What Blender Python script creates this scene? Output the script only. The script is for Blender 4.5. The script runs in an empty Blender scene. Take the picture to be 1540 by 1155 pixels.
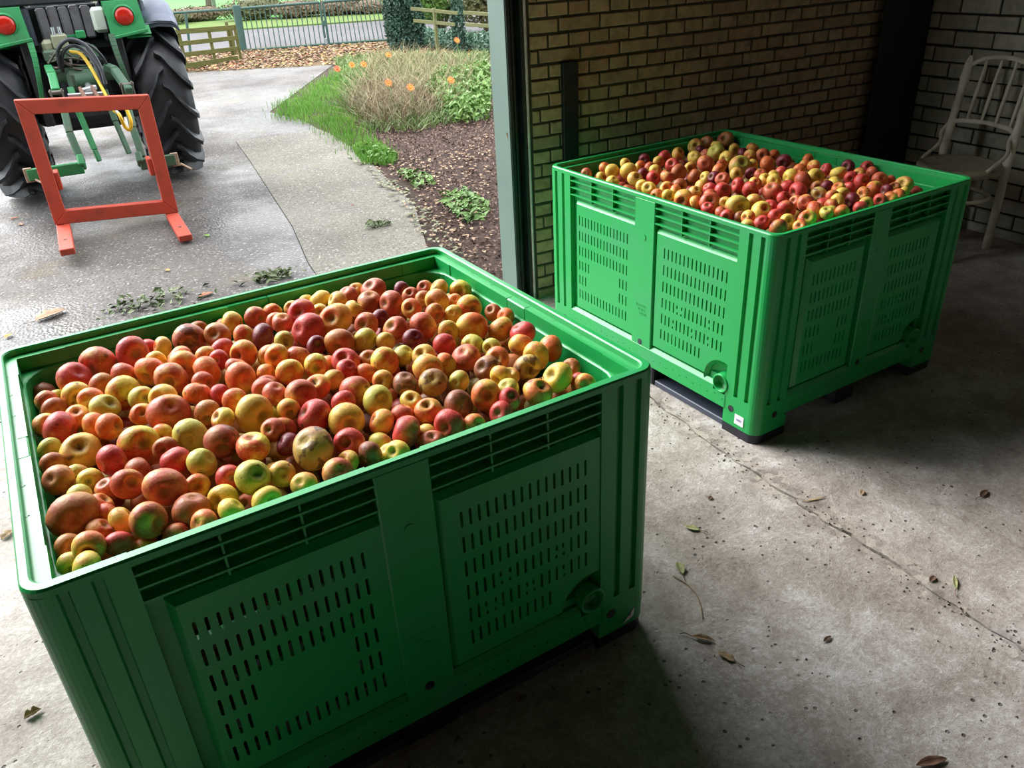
import bpy, bmesh, math, random
import numpy as np
from mathutils import Vector, Matrix, Euler
from mathutils.geometry import tessellate_polygon
R = math.radians
random.seed(7)
rng = np.random.default_rng(7)
scene = bpy.context.scene
COL = scene.collection

# ------------------------------------------------------------------ camera (calibrated pinhole, 1540x1155 frame)
FPX, PITCH, ROLL, CAMH, AZ = 1196.99, 0.5012, -0.0544, 1.5316, R(63)
_f = Vector((math.cos(AZ) * math.cos(PITCH), math.sin(AZ) * math.cos(PITCH), -math.sin(PITCH)))
_r = Vector((math.sin(AZ), -math.cos(AZ), 0))
_u = _r.cross(_f)
_c, _s = math.cos(ROLL), math.sin(ROLL)
RT = _r * _c + _u * _s
UP = -_r * _s + _u * _c
CAM = Vector((0, 0, CAMH))
cam_d = bpy.data.cameras.new('camera')
cam = bpy.data.objects.new('camera', cam_d)
COL.objects.link(cam)
cam_d.sensor_width = 36.0
cam_d.lens = FPX / 1540 * 36.0
cam_d.clip_start = 0.05
cam_d.clip_end = 600
cam.matrix_world = Matrix(((RT.x, UP.x, -_f.x, 0), (RT.y, UP.y, -_f.y, 0), (RT.z, UP.z, -_f.z, CAMH), (0, 0, 0, 1)))
scene.camera = cam

# ------------------------------------------------------------------ sky, exposure
EXPOSURE = 2.15
SKY_STRENGTH = 1.0
world = bpy.data.worlds.new('overcast_sky')
scene.world = world
world.use_nodes = True
wn = world.node_tree
bg = wn.nodes['Background']
tc = wn.nodes.new('ShaderNodeTexCoord')
sx = wn.nodes.new('ShaderNodeSeparateXYZ')
rp = wn.nodes.new('ShaderNodeValToRGB')
rp.color_ramp.elements[0].position = 0.0
rp.color_ramp.elements[0].color = (0.80, 0.88, 0.92, 1)
rp.color_ramp.elements[1].position = 0.8
rp.color_ramp.elements[1].color = (1.0, 1.02, 1.06, 1)
wn.links.new(tc.outputs['Generated'], sx.inputs[0])
wn.links.new(sx.outputs['Z'], rp.inputs[0])
wn.links.new(rp.outputs[0], bg.inputs['Color'])
bg.inputs['Strength'].default_value = SKY_STRENGTH
# the bright part of the cloud cover, where the sun stands behind it
sun_d = bpy.data.lights.new('veiled_sun', 'SUN')
sun_d.energy = 1.4
sun_d.angle = R(38)
sun_d.color = (1.0, .99, .98)
sun = bpy.data.objects.new('veiled_sun', sun_d)
COL.objects.link(sun)
_d = Vector((math.cos(R(116)) * math.cos(R(36)), math.sin(R(116)) * math.cos(R(36)), math.sin(R(36))))
sun.rotation_euler = _d.to_track_quat('Z', 'Y').to_euler()
scene.view_settings.view_transform = 'Standard'
scene.view_settings.look = 'None'
scene.view_settings.exposure = EXPOSURE
scene.view_settings.gamma = 1.0
scene.view_settings.use_curve_mapping = False
scene.cycles.use_denoising = True
scene.cycles.max_bounces = 10
scene.cycles.diffuse_bounces = 6
scene.cycles.sample_clamp_indirect = 6

# ------------------------------------------------------------------ picture -> place (calibrated rays)
def ray(px, py):
    return RT * ((px - 770) / FPX) + UP * (-(py - 577.5) / FPX) + _f
def G(px, py, z=0.0):
    d = ray(px, py)
    return CAM + d * ((z - CAMH) / d.z)
def VP(px, py, g1, g2):
    n = Vector((-(g2.y - g1.y), g2.x - g1.x, 0))
    d = ray(px, py)
    return CAM + d * (n.dot(g1 - CAM) / n.dot(d))

# ------------------------------------------------------------------ object helpers
def link(name, me, mat=None, parent=None, loc=None):
    o = bpy.data.objects.new(name, me)
    COL.objects.link(o)
    if mat is not None and len(me.materials) == 0:
        me.materials.append(mat)
    if parent is not None:
        o.parent = parent
    if loc is not None:
        o.location = loc
    return o
def empty(name, loc=(0, 0, 0), rz=0.0):
    o = bpy.data.objects.new(name, None)
    o.empty_display_size = 0.1
    COL.objects.link(o)
    o.location = loc
    o.rotation_euler = (0, 0, rz)
    return o
def tag(o, label=None, cat=None, group=None, kind=None):
    if label: o['label'] = label
    if cat: o['category'] = cat
    if group: o['group'] = group
    if kind: o['kind'] = kind
    return o
class MB:
    """collects shapes for ONE mesh"""
    def __init__(s):
        s.v, s.f, s.sm = [], [], []
    def add(s, verts, faces, smooth=False):
        b = len(s.v)
        s.v.extend([tuple(v) for v in verts])
        s.f.extend([tuple(b + i for i in f) for f in faces])
        s.sm.extend([smooth] * len(faces))
        return s
    def box(s, x0, x1, y0, y1, z0, z1, M=None):
        v = [(x, y, z) for z in (z0, z1) for y in (y0, y1) for x in (x0, x1)]
        if M is not None: v = [M @ Vector(p) for p in v]
        return s.add(v, [(0, 2, 3, 1), (4, 5, 7, 6), (0, 1, 5, 4), (2, 6, 7, 3), (0, 4, 6, 2), (1, 3, 7, 5)])
    def cbox(s, x0, x1, y0, y1, z0, z1, b=0.004, M=None):
        """box with chamfered edges"""
        b = min(b, (x1 - x0) * .49, (y1 - y0) * .49, (z1 - z0) * .49)
        bm = bmesh.new()
        bmesh.ops.create_cube(bm, size=1)
        for v in bm.verts:
            v.co = Vector(((x0 + x1) / 2 + v.co.x * (x1 - x0), (y0 + y1) / 2 + v.co.y * (y1 - y0), (z0 + z1) / 2 + v.co.z * (z1 - z0)))
        bmesh.ops.bevel(bm, geom=bm.edges[:], offset=b, segments=1, affect='EDGES')
        bm.verts.index_update()
        vs = [(M @ v.co) if M is not None else v.co.copy() for v in bm.verts]
        s.add(vs, [[v.index for v in f.verts] for f in bm.faces])
        bm.free()
        return s
    def beam(s, p, q, w, h, up=(0, 0, 1), b=0):
        """rectangular bar from p to q"""
        p, q = Vector(p), Vector(q)
        d = q - p
        L = d.length
        X = d.normalized()
        Y = Vector(up).cross(X)
        if Y.length < 1e-4: Y = Vector((0, 1, 0)).cross(X)
        Y.normalize()
        Z = X.cross(Y)
        M = Matrix(((X.x, Y.x, Z.x, p.x), (X.y, Y.y, Z.y, p.y), (X.z, Y.z, Z.z, p.z), (0, 0, 0, 1)))
        if b: return s.cbox(0, L, -w / 2, w / 2, -h / 2, h / 2, b, M)
        return s.box(0, L, -w / 2, w / 2, -h / 2, h / 2, M)
    def tube(s, pts, r, n=8, caps=True):
        pts = [Vector(p) for p in pts]
        rr = r if isinstance(r, (list, tuple)) else [r] * len(pts)
        rings = []
        prev = None
        for i, p in enumerate(pts):
            t = (pts[min(i + 1, len(pts) - 1)] - pts[max(i - 1, 0)]).normalized()
            a = prev if prev is not None else (Vector((0, 0, 1)) if abs(t.z) < .9 else Vector((1, 0, 0)))
            u = (a - t * a.dot(t)).normalized()
            prev = u
            w = t.cross(u)
            rings.append([p + (u * math.cos(2 * math.pi * k / n) + w * math.sin(2 * math.pi * k / n)) * rr[i] for k in range(n)])
        v = [x for g in rings for x in g]
        f = []
        for i in range(len(pts) - 1):
            for k in range(n):
                f.append((i * n + k, i * n + (k + 1) % n, (i + 1) * n + (k + 1) % n, (i + 1) * n + k))
        s.add(v, f, True)
        if caps:
            s.add(rings[0], [tuple(range(n))[::-1]])
            s.add(rings[-1], [tuple(range(n))])
        return s
    def lathe(s, prof, n=24, M=None, smooth=True):
        v, f = [], []
        for (r, z) in prof:
            for k in range(n):
                a = 2 * math.pi * k / n
                p = Vector((r * math.cos(a), r * math.sin(a), z))
                v.append(M @ p if M is not None else p)
        for i in range(len(prof) - 1):
            for k in range(n):
                f.append((i * n + k, i * n + (k + 1) % n, (i + 1) * n + (k + 1) % n, (i + 1) * n + k))
        return s.add(v, f, smooth)
    def prism(s, poly, z0, z1, M=None):
        n = len(poly)
        v = [Vector((p[0], p[1], z0)) for p in poly] + [Vector((p[0], p[1], z1)) for p in poly]
        if M is not None: v = [M @ p for p in v]
        s.add(v, [tuple(range(n))[::-1], tuple(range(n, 2 * n))] + [(i, (i + 1) % n, n + (i + 1) % n, n + i) for i in range(n)])
        return s
    def mesh(s, name):
        me = bpy.data.meshes.new(name)
        me.from_pydata(s.v, [], s.f)
        me.polygons.foreach_set('use_smooth', s.sm)
        me.update()
        return me
    def build(s, name, mat=None, parent=None, loc=None):
        return link(name, s.mesh(name), mat, parent, loc)
def catmull(pts, k=6):
    P = [Vector(p) for p in pts]
    P = [P[0] * 2 - P[1]] + P + [P[-1] * 2 - P[-2]]
    out = []
    for i in range(1, len(P) - 2):
        for j in range(k):
            t = j / k
            a, b, c, d = P[i - 1], P[i], P[i + 1], P[i + 2]
            out.append(.5 * ((2 * b) + (c - a) * t + (2 * a - 5 * b + 4 * c - d) * t * t + (3 * b - a - 3 * c + d) * t ** 3))
    out.append(P[-2])
    return out

# ------------------------------------------------------------------ materials
def srgb(r, g, b):
    f = lambda c: (c / 255 / 12.92) if c / 255 <= .04045 else ((c / 255 + .055) / 1.055) ** 2.4
    return (f(r), f(g), f(b), 1)
class NT:
    def __init__(s, name):
        s.m = bpy.data.materials.new(name)
        s.m.use_nodes = True
        s.t = s.m.node_tree
        s.b = s.t.nodes['Principled BSDF']
    def n(s, typ, **kw):
        o = s.t.nodes.new(typ)
        for k, v in kw.items(): setattr(o, k, v)
        return o
    def l(s, a, b): s.t.links.new(a, b)
    def coord(s, kind='Object', scale=None, offs_random=False):
        c = s.n('ShaderNodeTexCoord').outputs[kind]
        if offs_random:
            oi = s.n('ShaderNodeObjectInfo')
            mu = s.n('ShaderNodeMath', operation='MULTIPLY'); mu.inputs[1].default_value = 57.0
            s.l(oi.outputs['Random'], mu.inputs[0])
            ad = s.n('ShaderNodeVectorMath', operation='ADD')
            s.l(c, ad.inputs[0]); s.l(mu.outputs[0], ad.inputs[1])
            c = ad.outputs[0]
        return c
    def noise(s, co, scale, detail=4, rough=.55, dist=0):
        o = s.n('ShaderNodeTexNoise')
        o.inputs['Scale'].default_value = scale; o.inputs['Detail'].default_value = detail
        o.inputs['Roughness'].default_value = rough; o.inputs['Distortion'].default_value = dist
        s.l(co, o.inputs['Vector'])
        return o.outputs['Fac']
    def voro(s, co, scale, feature='F1', out='Distance'):
        o = s.n('ShaderNodeTexVoronoi', feature=feature)
        o.inputs['Scale'].default_value = scale
        s.l(co, o.inputs['Vector'])
        return o.outputs[out]
    def ramp(s, fac, stops, interp='LINEAR'):
        o = s.n('ShaderNodeValToRGB')
        o.color_ramp.interpolation = interp
        e = o.color_ramp.elements
        while len(e) < len(stops): e.new(.5)
        for i, (p, c) in enumerate(stops):
            e[i].position = p
            e[i].color = c if len(c) == 4 else (c[0], c[1], c[2], 1)
        s.l(fac, o.inputs[0])
        return o.outputs[0]
    def fr(s, fac, a, b):
        return s.ramp(fac, [(a, (0, 0, 0, 1)), (b, (1, 1, 1, 1))])
    def mix(s, fac, a, b, blend='MIX'):
        o = s.n('ShaderNodeMix', data_type='RGBA', blend_type=blend)
        for sock, v in ((o.inputs[0], fac), (o.inputs[6], a), (o.inputs[7], b)):
            if hasattr(v, 'links'): s.l(v, sock)
            else: sock.default_value = v
        return o.outputs[2]
    def math(s, op, a, b):
        o = s.n('ShaderNodeMath', operation=op)
        for sock, v in ((o.inputs[0], a), (o.inputs[1], b)):
            if hasattr(v, 'links'): s.l(v, sock)
            else: sock.default_value = v
        return o.outputs[0]
    def bump(s, h, strength=.3, dist=.01):
        o = s.n('ShaderNodeBump')
        o.inputs['Strength'].default_value = strength; o.inputs['Distance'].default_value = dist
        s.l(h, o.inputs['Height'])
        s.l(o.outputs[0], s.b.inputs['Normal'])
    def out(s, col=None, rough=None, metal=None, spec=None):
        for k, v in (('Base Color', col), ('Roughness', rough), ('Metallic', metal), ('Specular IOR Level', spec)):
            if v is None: continue
            if hasattr(v, 'links'): s.l(v, s.b.inputs[k])
            else: s.b.inputs[k].default_value = v
        return s.m
def simple(name, c1, c2=None, scale=8, rough=.5, metal=0, bump=0, bdist=.003, spec=.5, detail=4):
    if rough >= .9: spec = .1
    t = NT(name)
    co = t.coord('Object', offs_random=True)
    nz = t.noise(co, scale, detail)
    col = t.ramp(nz, [(.35, c1), (.68, c2 or c1)])
    if bump: t.bump(nz, bump, bdist)
    return t.out(col, rough, metal, spec)
M = {}
def plastic(name, c, dirt=.25, rough=.30):
    t = NT(name)
    co = t.coord('Object')
    a = t.noise(co, 5, 5, .6)
    fine = t.noise(co, 90, 3)
    col = t.mix(t.fr(a, .5, .85), c, (c[0] * 1.5 + .03, c[1] * .86, c[2] * 1.4 + .02, 1))
    sc = t.fr(t.noise(co, 34, 6, .75), .66, .74)
    col = t.mix(t.math('MULTIPLY', sc, dirt), col, (.45, .5, .42, 1))
    t.bump(fine, .08, .002)
    return t.out(col, t.ramp(a, [(.3, (rough,) * 3), (.7, (rough + .10,) * 3)]), 0, .45)
M['green'] = plastic('green_plastic', (.013, .35, .078, 1))
M['black_plastic'] = plastic('black_plastic', (.012, .016, .022, 1), .1, .45)
M['runner'] = plastic('grey_runner_plastic', (.05, .06, .085, 1), .3, .4)
M['screw'] = simple('dark_screw', (.02, .022, .03, 1), (.08, .08, .1, 1), 60, .35, .6)
M['paper'] = simple('label_paper', (.8, .8, .84, 1), (.72, .72, .78, 1), 40, .6)
M['print'] = simple('label_print', (.35, .25, .5, 1), (.3, .22, .45, 1), 40, .6)
M['hole'] = simple('dark_hole', (.003, .02, .006, 1), (.002, .015, .004, 1), 40, .8)

def brick_mat(name, cols, dark, scale=1.0):
    t = NT(name)
    oi = t.n('ShaderNodeObjectInfo').outputs['Random']
    co = t.coord('Object', offs_random=True)
    base = t.ramp(oi, [(i / (len(cols) - 1), c) for i, c in enumerate(cols)])
    a = t.noise(co, 18, 6, .7)
    col = t.mix(t.fr(a, .45, .8), base, dark)
    t.bump(t.noise(co, 70, 6, .7), .5, .004)
    return t.out(col, .85, 0, .25)
M['brick_a'] = brick_mat('yellow_brown_brick', [srgb(182, 160, 130), srgb(196, 172, 140), srgb(172, 150, 122), srgb(190, 154, 128)], srgb(130, 114, 96))
M['brick_b'] = brick_mat('pale_sand_lime_brick', [srgb(192, 188, 170), srgb(180, 176, 158), srgb(200, 194, 176)], srgb(138, 134, 120))
M['mortar'] = simple('dark_mortar', srgb(74, 72, 66), srgb(96, 92, 84), 30, .95, 0, .5)
M['mortar_b'] = simple('black_mortar', srgb(44, 46, 42), srgb(62, 62, 56), 30, .95, 0, .5)
M['plaster'] = simple('grey_plaster', srgb(66, 62, 56), srgb(82, 78, 70), 3, .95, 0, .2)
M['ceiling'] = simple('dusty_boards', srgb(58, 50, 42), srgb(72, 64, 54), 4, .9)
M['jamb'] = simple('grey_green_paint', srgb(96, 116, 108), srgb(106, 126, 116), 2, .45)
M['jamb_shaded'] = simple('shaded_green_paint', srgb(24, 36, 38), srgb(44, 56, 56), 14, .5)  # darker copy of the post paint, shade of the recess put into the colour
M['steel'] = simple('bare_steel', srgb(190, 184, 186), srgb(220, 214, 214), 30, .35, .2)
M['black_steel'] = simple('black_painted_steel', srgb(14, 22, 24), srgb(26, 34, 36), 20, .55)

# concrete floor inside (stains, dust, pits: marks of its own)
def concrete(name, c_lo, c_mid, c_hi):
    t = NT(name)
    co = t.coord('Object')
    a = t.noise(co, .9, 7, .65, .4)
    b = t.noise(co, 5, 9, .78, .3)
    f = t.noise(co, 70, 6, .8)
    m = t.math('ADD', t.math('ADD', t.math('MULTIPLY', a, .34), t.math('MULTIPLY', b, .40)), t.math('MULTIPLY', f, .26))
    col = t.ramp(m, [(.40, c_lo), (.5, c_mid), (.60, c_hi)])
    sp = t.n('ShaderNodeSeparateXYZ'); t.l(co, sp.inputs[0])
    d = t.math('ABSOLUTE', t.math('SUBTRACT', sp.outputs['X'], 1.66), 0.0)
    worn = t.math('SUBTRACT', 1.0, t.fr(t.math('ADD', d, t.math('MULTIPLY', b, .12)), .07, .14))
    chip = t.ramp(t.voro(co, 38, out='Color'), [(.2, srgb(96, 84, 74)), (.8, srgb(196, 184, 168))])
    col = t.mix(t.math('MULTIPLY', worn, .5), col, chip)
    st = t.fr(t.noise(co, 6, 6, .7, .8), .64, .72)
    col = t.mix(t.math('MULTIPLY', st, .5), col, srgb(98, 84, 74))
    pit = t.math('SUBTRACT', 1.0, t.fr(t.voro(co, 30), .10, .17))
    pit = t.math('MULTIPLY', pit, t.fr(t.noise(co, 4, 4), .47, .56))
    col = t.mix(t.math('MULTIPLY', pit, .85), col, srgb(64, 56, 50))
    wh = t.math('MULTIPLY', t.fr(t.noise(co, 28, 5, .75), .56, .66), t.fr(a, .44, .58))
    col = t.mix(t.math('MULTIPLY', wh, .55), col, srgb(232, 232, 230))
    h = t.math('SUBTRACT', t.math('ADD', t.math('MULTIPLY', b, .8), t.math('MULTIPLY', f, .45)), t.math('MULTIPLY', pit, .5))
    t.bump(h, .9, .012)
    return t.out(col, t.ramp(b, [(.3, (.5,) * 3), (.7, (.8,) * 3)]), 0, .45)
M['floor'] = concrete('dusty_concrete', srgb(128, 115, 104), srgb(174, 164, 155), srgb(222, 219, 216))
def aggregate(name, c_lo, c_hi, speck, wetlo=.28, wethi=.7, moss=None, ws=.7, spec=.2):
    t = NT(name)
    co = t.coord('Object')
    a = t.noise(co, .8, 6, .6, .3)
    col = t.ramp(a, [(.35, c_lo), (.65, c_hi)])
    v1 = t.voro(co, 105, out='Color')
    sp = t.n('ShaderNodeSeparateColor'); t.l(v1, sp.inputs[0])
    col = t.mix(t.fr(sp.outputs[0], .90, .97), col, speck)
    col = t.mix(t.math('MULTIPLY', t.math('SUBTRACT', 1.0, t.fr(sp.outputs[1], .1, .3)), .6), col, (c_lo[0] * .4, c_lo[1] * .4, c_lo[2] * .4, 1))
    if moss:
        ms = t.fr(t.noise(co, 1.3, 6, .65, .5), .56, .68)
        col = t.mix(t.math('MULTIPLY', ms, .55), col, moss)
    t.bump(t.voro(co, 60), .45, .006)
    ro = t.ramp(t.noise(co, ws, 4, .6), [(.40, (wetlo,) * 3), (.62, (wethi,) * 3)])
    return t.out(col, ro, 0, spec)
M['asphalt'] = aggregate('wet_washed_asphalt', srgb(74, 71, 70), srgb(100, 95, 90), srgb(140, 135, 130), .30, .9, srgb(100, 90, 70))
M['slab'] = aggregate('pale_aggregate_concrete', srgb(96, 93, 85), srgb(116, 112, 102), srgb(146, 142, 134), .7, .95, srgb(112, 102, 80))
M['road'] = aggregate('road_asphalt', srgb(92, 90, 92), srgb(102, 100, 102), srgb(112, 110, 110), .9, 1.0, spec=.08)
M['soil'] = simple('bark_mulch_soil', srgb(50, 40, 36), srgb(76, 62, 56), 30, .95, 0, .8, .02)
M['verge'] = simple('rough_grass_ground', srgb(78, 108, 52), srgb(98, 104, 62), 3, .95, 0, .5, .02)
M['field'] = simple('bright_meadow', srgb(74, 128, 66), srgb(90, 140, 76), .3, .95)
M['leafground'] = simple('leaf_strewn_ground', srgb(100, 80, 62), srgb(84, 80, 54), 3, .95, 0, .6, .02)

# ================================================================== STRUCTURE
def poly_slab(name, poly, z0, z1, mat, label=None, kind='structure', parent=None):
    m = MB()
    vs = [Vector((p[0], p[1], 0)) for p in poly]
    tr = tessellate_polygon([vs])
    n = len(vs)
    area = sum(vs[i].x * vs[(i + 1) % n].y - vs[(i + 1) % n].x * vs[i].y for i in range(n))
    m.add([(v.x, v.y, z1) for v in vs], [t if True else t for t in tr])
    m.add([(v.x, v.y, z0) for v in vs] + [(v.x, v.y, z1) for v in vs], [(i, (i + 1) % n, n + (i + 1) % n, n + i) for i in range(n)])
    me = m.mesh(name)
    bm = bmesh.new(); bm.from_mesh(me); bmesh.ops.recalc_face_normals(bm, faces=bm.faces[:])
    # top must face up
    for f in bm.faces:
        if abs(f.normal.z) > .9 and f.calc_center_median().z > z1 - 1e-4 and f.normal.z < 0: f.normal_flip()
    bm.to_mesh(me); bm.free()
    o = link(name, me, mat, parent)
    tag(o, label, None, None, kind if parent is None else None)
    return o
# floor: two slabs cast against each other, a broken joint running along x = 1.65
jag = []
y = 3.32
while y > -3.5:
    jag.append((1.655 + .012 * math.sin(y * 3.1) + random.uniform(-.009, .009), y))
    y -= random.uniform(.02, .06)
gap = [random.uniform(.002, .007) for _ in jag]
base = MB().box(-4.2, 4.6, -3.6, 3.36, -.25, -.012).build('floor', M['soil'])
tag(base, 'dusty worn concrete garage floor with a broken joint', kind='structure')
poly_slab('floor_slab', [(-4.2, -3.5), (-4.2, 3.32)] + [(x - g, y) for (x, y), g in zip(jag, gap)], -.012, 0, M['floor'], parent=base)
poly_slab('floor_slab', [(4.6, 3.32), (4.6, -3.5)] + [(x + g, y) for (x, y), g in zip(jag[::-1], gap[::-1])], -.012, 0, M['floor'], parent=base)

# driveway, concrete apron, bed, road, verge, field
bed_edge = [(1.62, 3.34), (1.66, 4.28), (1.93, 5.12), (2.05, 6.0), (2.18, 6.98), (2.22, 8.0), (2.21, 9.0), (2.04, 9.8)]
joint = [(.90, 3.34), (.98, 4.41), (1.09, 5.18), (1.29, 7.4), (1.36, 8.3)]
leaf_edge = [(-14, 20.2), (0.2, 15.9), (2.04, 14.6), (3.98, 13.6)]
poly_slab('driveway', [(-14, 3.34), (.896, 3.34), (.976, 4.41), (1.086, 5.18), (1.286, 7.4), (1.356, 8.32), (2.2, 8.35), (2.21, 9.0), (2.04, 9.8), (3.98, 13.6), (2.04, 14.6), (.2, 15.9), (-14, 20.2)], -.2, -.004, M['asphalt'], 'wet grey washed driveway outside the door')
poly_slab('apron', joint + [(2.2, 8.33)] + bed_edge[:6][::-1], -.2, 0, M['slab'], 'pale concrete apron slab beside the flower bed')
poly_slab('garden_bed', bed_edge + [(3.98, 13.6), (6.9, 12.2), (9, 3.34)], -.2, -.01, M['soil'], 'dark bark covered soil of the flower bed')
gl1, gl2 = G(362, 76), G(587, 60)
poly_slab('gate_ground', leaf_edge + [(6.9, 12.2), (13, 9), (16, 12.6), (7.6, 16.9), (6.2, 17.2), (3.2, 18.1), (-14, 23)], -.2, -.012, M['leafground'], 'leaf strewn ground in front of the gate')
poly_slab('road', [(-20, 25.6), (3.2, 18.1), (6.2, 17.2), (7.6, 16.9), (30, 9.6), (30, 15), (-20, 31)], -.2, -.014, M['road'], 'pale grey country road behind the gate')
poly_slab('verge', [(-20, 31), (30, 15), (30, 19), (-20, 35.5)], -.2, .02, M['verge'], 'rough grass verge beyond the road')
poly_slab('field', [(-60, 47.8), (-20, 35.5), (30, 19), (70, 6), (170, 160), (-60, 200)], -.3, 0.0, M['field'], 'bright green meadow beyond the verge')
poly_slab('side_ground', [(-60, 3.3), (-14, 3.3), (-14, 20.2), (-14, 23), (-20, 25.6), (-20, 31), (-20, 35.5), (-60, 47.8)], -.3, -.02, M['verge'], 'rough grass left of the driveway')
poly_slab('side_ground', [(9, 3.34), (6.9, 12.2), (13, 9), (16, 12.6), (30, 9.6), (30, 15), (30, 19), (70, 6), (70, 3.3)], -.3, -.02, M['verge'], 'rough grass right of the flower bed')

# walls ----------------------------------------------------------------
WY, WX, CEIL = 3.2, 4.33, 4.3
DOORH = 3.95
def wall_obj(name, mat, boxes, label):
    m = MB()
    for b in boxes: m.box(*b)
    o = m.build(name, mat)
    tag(o, label, kind='structure')
    return o
wall_front = wall_obj('wall_front', M['mortar'], [(1.80, 4.62, WY + .006, WY + .20, -.2, CEIL), (-4.2, -2.5, WY, WY + .2, -.2, CEIL), (-2.5, 1.80, WY, WY + .2, DOORH, CEIL)],
                      'yellow-brown brick wall in a row of long and a row of short bricks with dark mortar')
wall_right = wall_obj('wall_right', M['mortar_b'], [(WX + .006, WX + .2, -3.6, WY, -.2, CEIL)], 'pale painted brick wall with black mortar behind the white chair')
wall_obj('wall_left', M['plaster'], [(-4.2, -4.05, -3.6, WY, -.2, CEIL)], 'plain grey left wall')
wall_obj('wall_back', M['plaster'], [(-4.05, WX, -3.6, -3.45, -.2, CEIL)], 'plain grey back wall')
wall_obj('ceiling', M['ceiling'], [(-4.2, WX + .2, -3.6, WY + .2, CEIL, CEIL + .12)], 'dusty boarded ceiling')

def cbrick_mesh(L, H, D=.02, b=.0035, seed=0):
    rr = random.Random(seed)
    m = MB()
    j = lambda a: a + rr.uniform(-.0018, .0018)
    f = [(j(0), 0, j(0)), (j(L), 0, j(0)), (j(L), 0, j(H)), (j(0), 0, j(H))]
    bb = lambda p, sx, sz: (p[0] + sx * b, -.0035, p[2] + sz * b)
    fr_ = [bb(f[0], 1, 1), bb(f[1], -1, 1), bb(f[2], -1, -1), bb(f[3], 1, -1)]
    bk = [(0, D, 0), (L, D, 0), (L, D, H), (0, D, H)]
    m.add(fr_ + f + bk, [(0, 1, 2, 3)] + [(4 + i, 4 + (i + 1) % 4, (i + 1) % 4, i) for i in range(4)] + [(8 + i, 8 + (i + 1) % 4, 4 + (i + 1) % 4, 4 + i) for i in range(4)])
    return m
brick_cache = {}
def brick_me(L, H, mat, variants=4):
    k = (round(L, 3), round(H, 3), mat.name, random.randrange(variants))
    if k not in brick_cache:
        me = cbrick_mesh(L, H, seed=len(brick_cache)).mesh('brick'); me.materials.append(mat); brick_cache[k] = me
    return brick_cache[k]
def lay(courses, x0, x1, pitch_s, pitch_h, course, bh, z_first, offs, mat, place, parent, zmax, max_n, vis, alternate=True, joint=.011):
    parts, rest = [], MB()
    n = courses
    for c in range(n):
        z = z_first + c * course
        if z > CEIL - .02: break
        header = alternate and (c % 2 == 0)
        p = pitch_h if header else pitch_s
        L = p - joint
        o = offs[c % len(offs)]
        k = int(math.floor((x0 - o) / p))
        x = o + k * p
        while x < x1:
            a, b = max(x, x0), min(x + L, x1)
            if b - a > .02:
                zb = random.uniform(-.0012, .0012)
                parts.append((a, z + zb, b - a, bh, vis(a + (b - a) / 2, z)))
            x += p
    parts.sort(key=lambda q: -q[4])
    for i, (a, z, L, H, v) in enumerate(parts):
        loc, rot = place(a, z, random.uniform(-.0015, .0025))
        if v > 0 and i < max_n:
            o = link('brick', brick_me(L, H, mat), None, parent, loc)
            o.rotation_euler = (0, 0, rot)
        else:
            Mx = Matrix.Translation(loc) @ Matrix.Rotation(rot, 4, 'Z')
            m = cbrick_mesh(L, H, seed=i % 5)
            rest.add([Mx @ Vector(q) for q in m.v], m.f)
    o = rest.build('brick_courses', mat, parent)
    o['kind'] = 'stuff'
crs = .0608
def visA(x, z):
    p = Vector((x, WY, z)) - CAM
    d = p.dot(_f)
    px, py = 770 + FPX * p.dot(RT) / d, 577.5 - FPX * p.dot(UP) / d
    if py < -25 or px > 1400: return -1
    # hidden behind the far crate
    if px > 838 and py > 252 - .22 * (px - 832) + 14: return -1
    return 1000 / d
z0A = 1.084 - 19 * crs      # course 19 measured on the wall
lay(76, 1.806, 4.33, .213, .1065, crs, .0505, z0A, [.0895, .0385, .0895, .1475], M['brick_a'], lambda a, z, j: (Vector((a, WY + j, z)), 0.0), wall_front, CEIL, 298, visA)
def visB(y, z):
    p = Vector((WX, y, z)) - CAM
    d = p.dot(_f)
    if d < .3: return -1
    px, py = 770 + FPX * p.dot(RT) / d, 577.5 - FPX * p.dot(UP) / d
    if py < -30 or px > 1570 or px < 1290: return -1
    return 1000 / d
# right wall bricks: face looks to -x, courses run along y
def place_right(a, z, j): return Vector((WX - j, 3.18 - a, z)), -math.pi / 2
lay(56, 0.0, 6.6, .223, .223, .0812, .0705, -.0256, [.1985, .0915], M['brick_b'], place_right, wall_right, CEIL, 290, lambda a, z: visB(3.18 - a, z), alternate=False)

# door frame post, wall strip, corner column
dj = empty('trim_1', (1.687, WY, 0))
tag(dj, 'grey-green steel door frame post beside the brick wall', kind='structure')
MB().cbox(0, .004, .0, .15, 0, DOORH, .001).build('frame_face', M['jamb'], dj)
m = MB(); m.box(.004, .03, .01, .15, 0, DOORH); m.box(.03, .075, .05, .15, 0, DOORH); m.box(.004, .012, -.006, .012, 0, DOORH); m.box(.036, .044, .012, .05, 0, DOORH); m.box(.072, .08, -.002, .15, 0, DOORH)
m.build('frame_channel', M['jamb_shaded'], dj)
MB().tube([(.094, -.004, 0), (.094, -.004, DOORH)], .0065, 8).build('steel_strip', M['steel'], dj)
MB().box(.08, .113, .004, .15, 0, DOORH).build('frame_backing', M['mortar'], dj)
ws = empty('trim_2', (1.9915, WY - .004, 0))
tag(ws, 'black steel strip fixed upright on the brick wall', kind='structure')
m = MB().cbox(-.039, .039, -.024, .0, 0.08, 1.078, .002); m.build('strip', M['black_steel'], ws)
MB().tube([(.04, -.012, .905), (.056, -.012, .905)], .006, 8).build('bolt', M['black_steel'], ws)
MB().tube([(.0, -.024, .86), (.0, -.03, .86)], .007, 8).build('bolt', M['black_steel'], ws)
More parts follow.
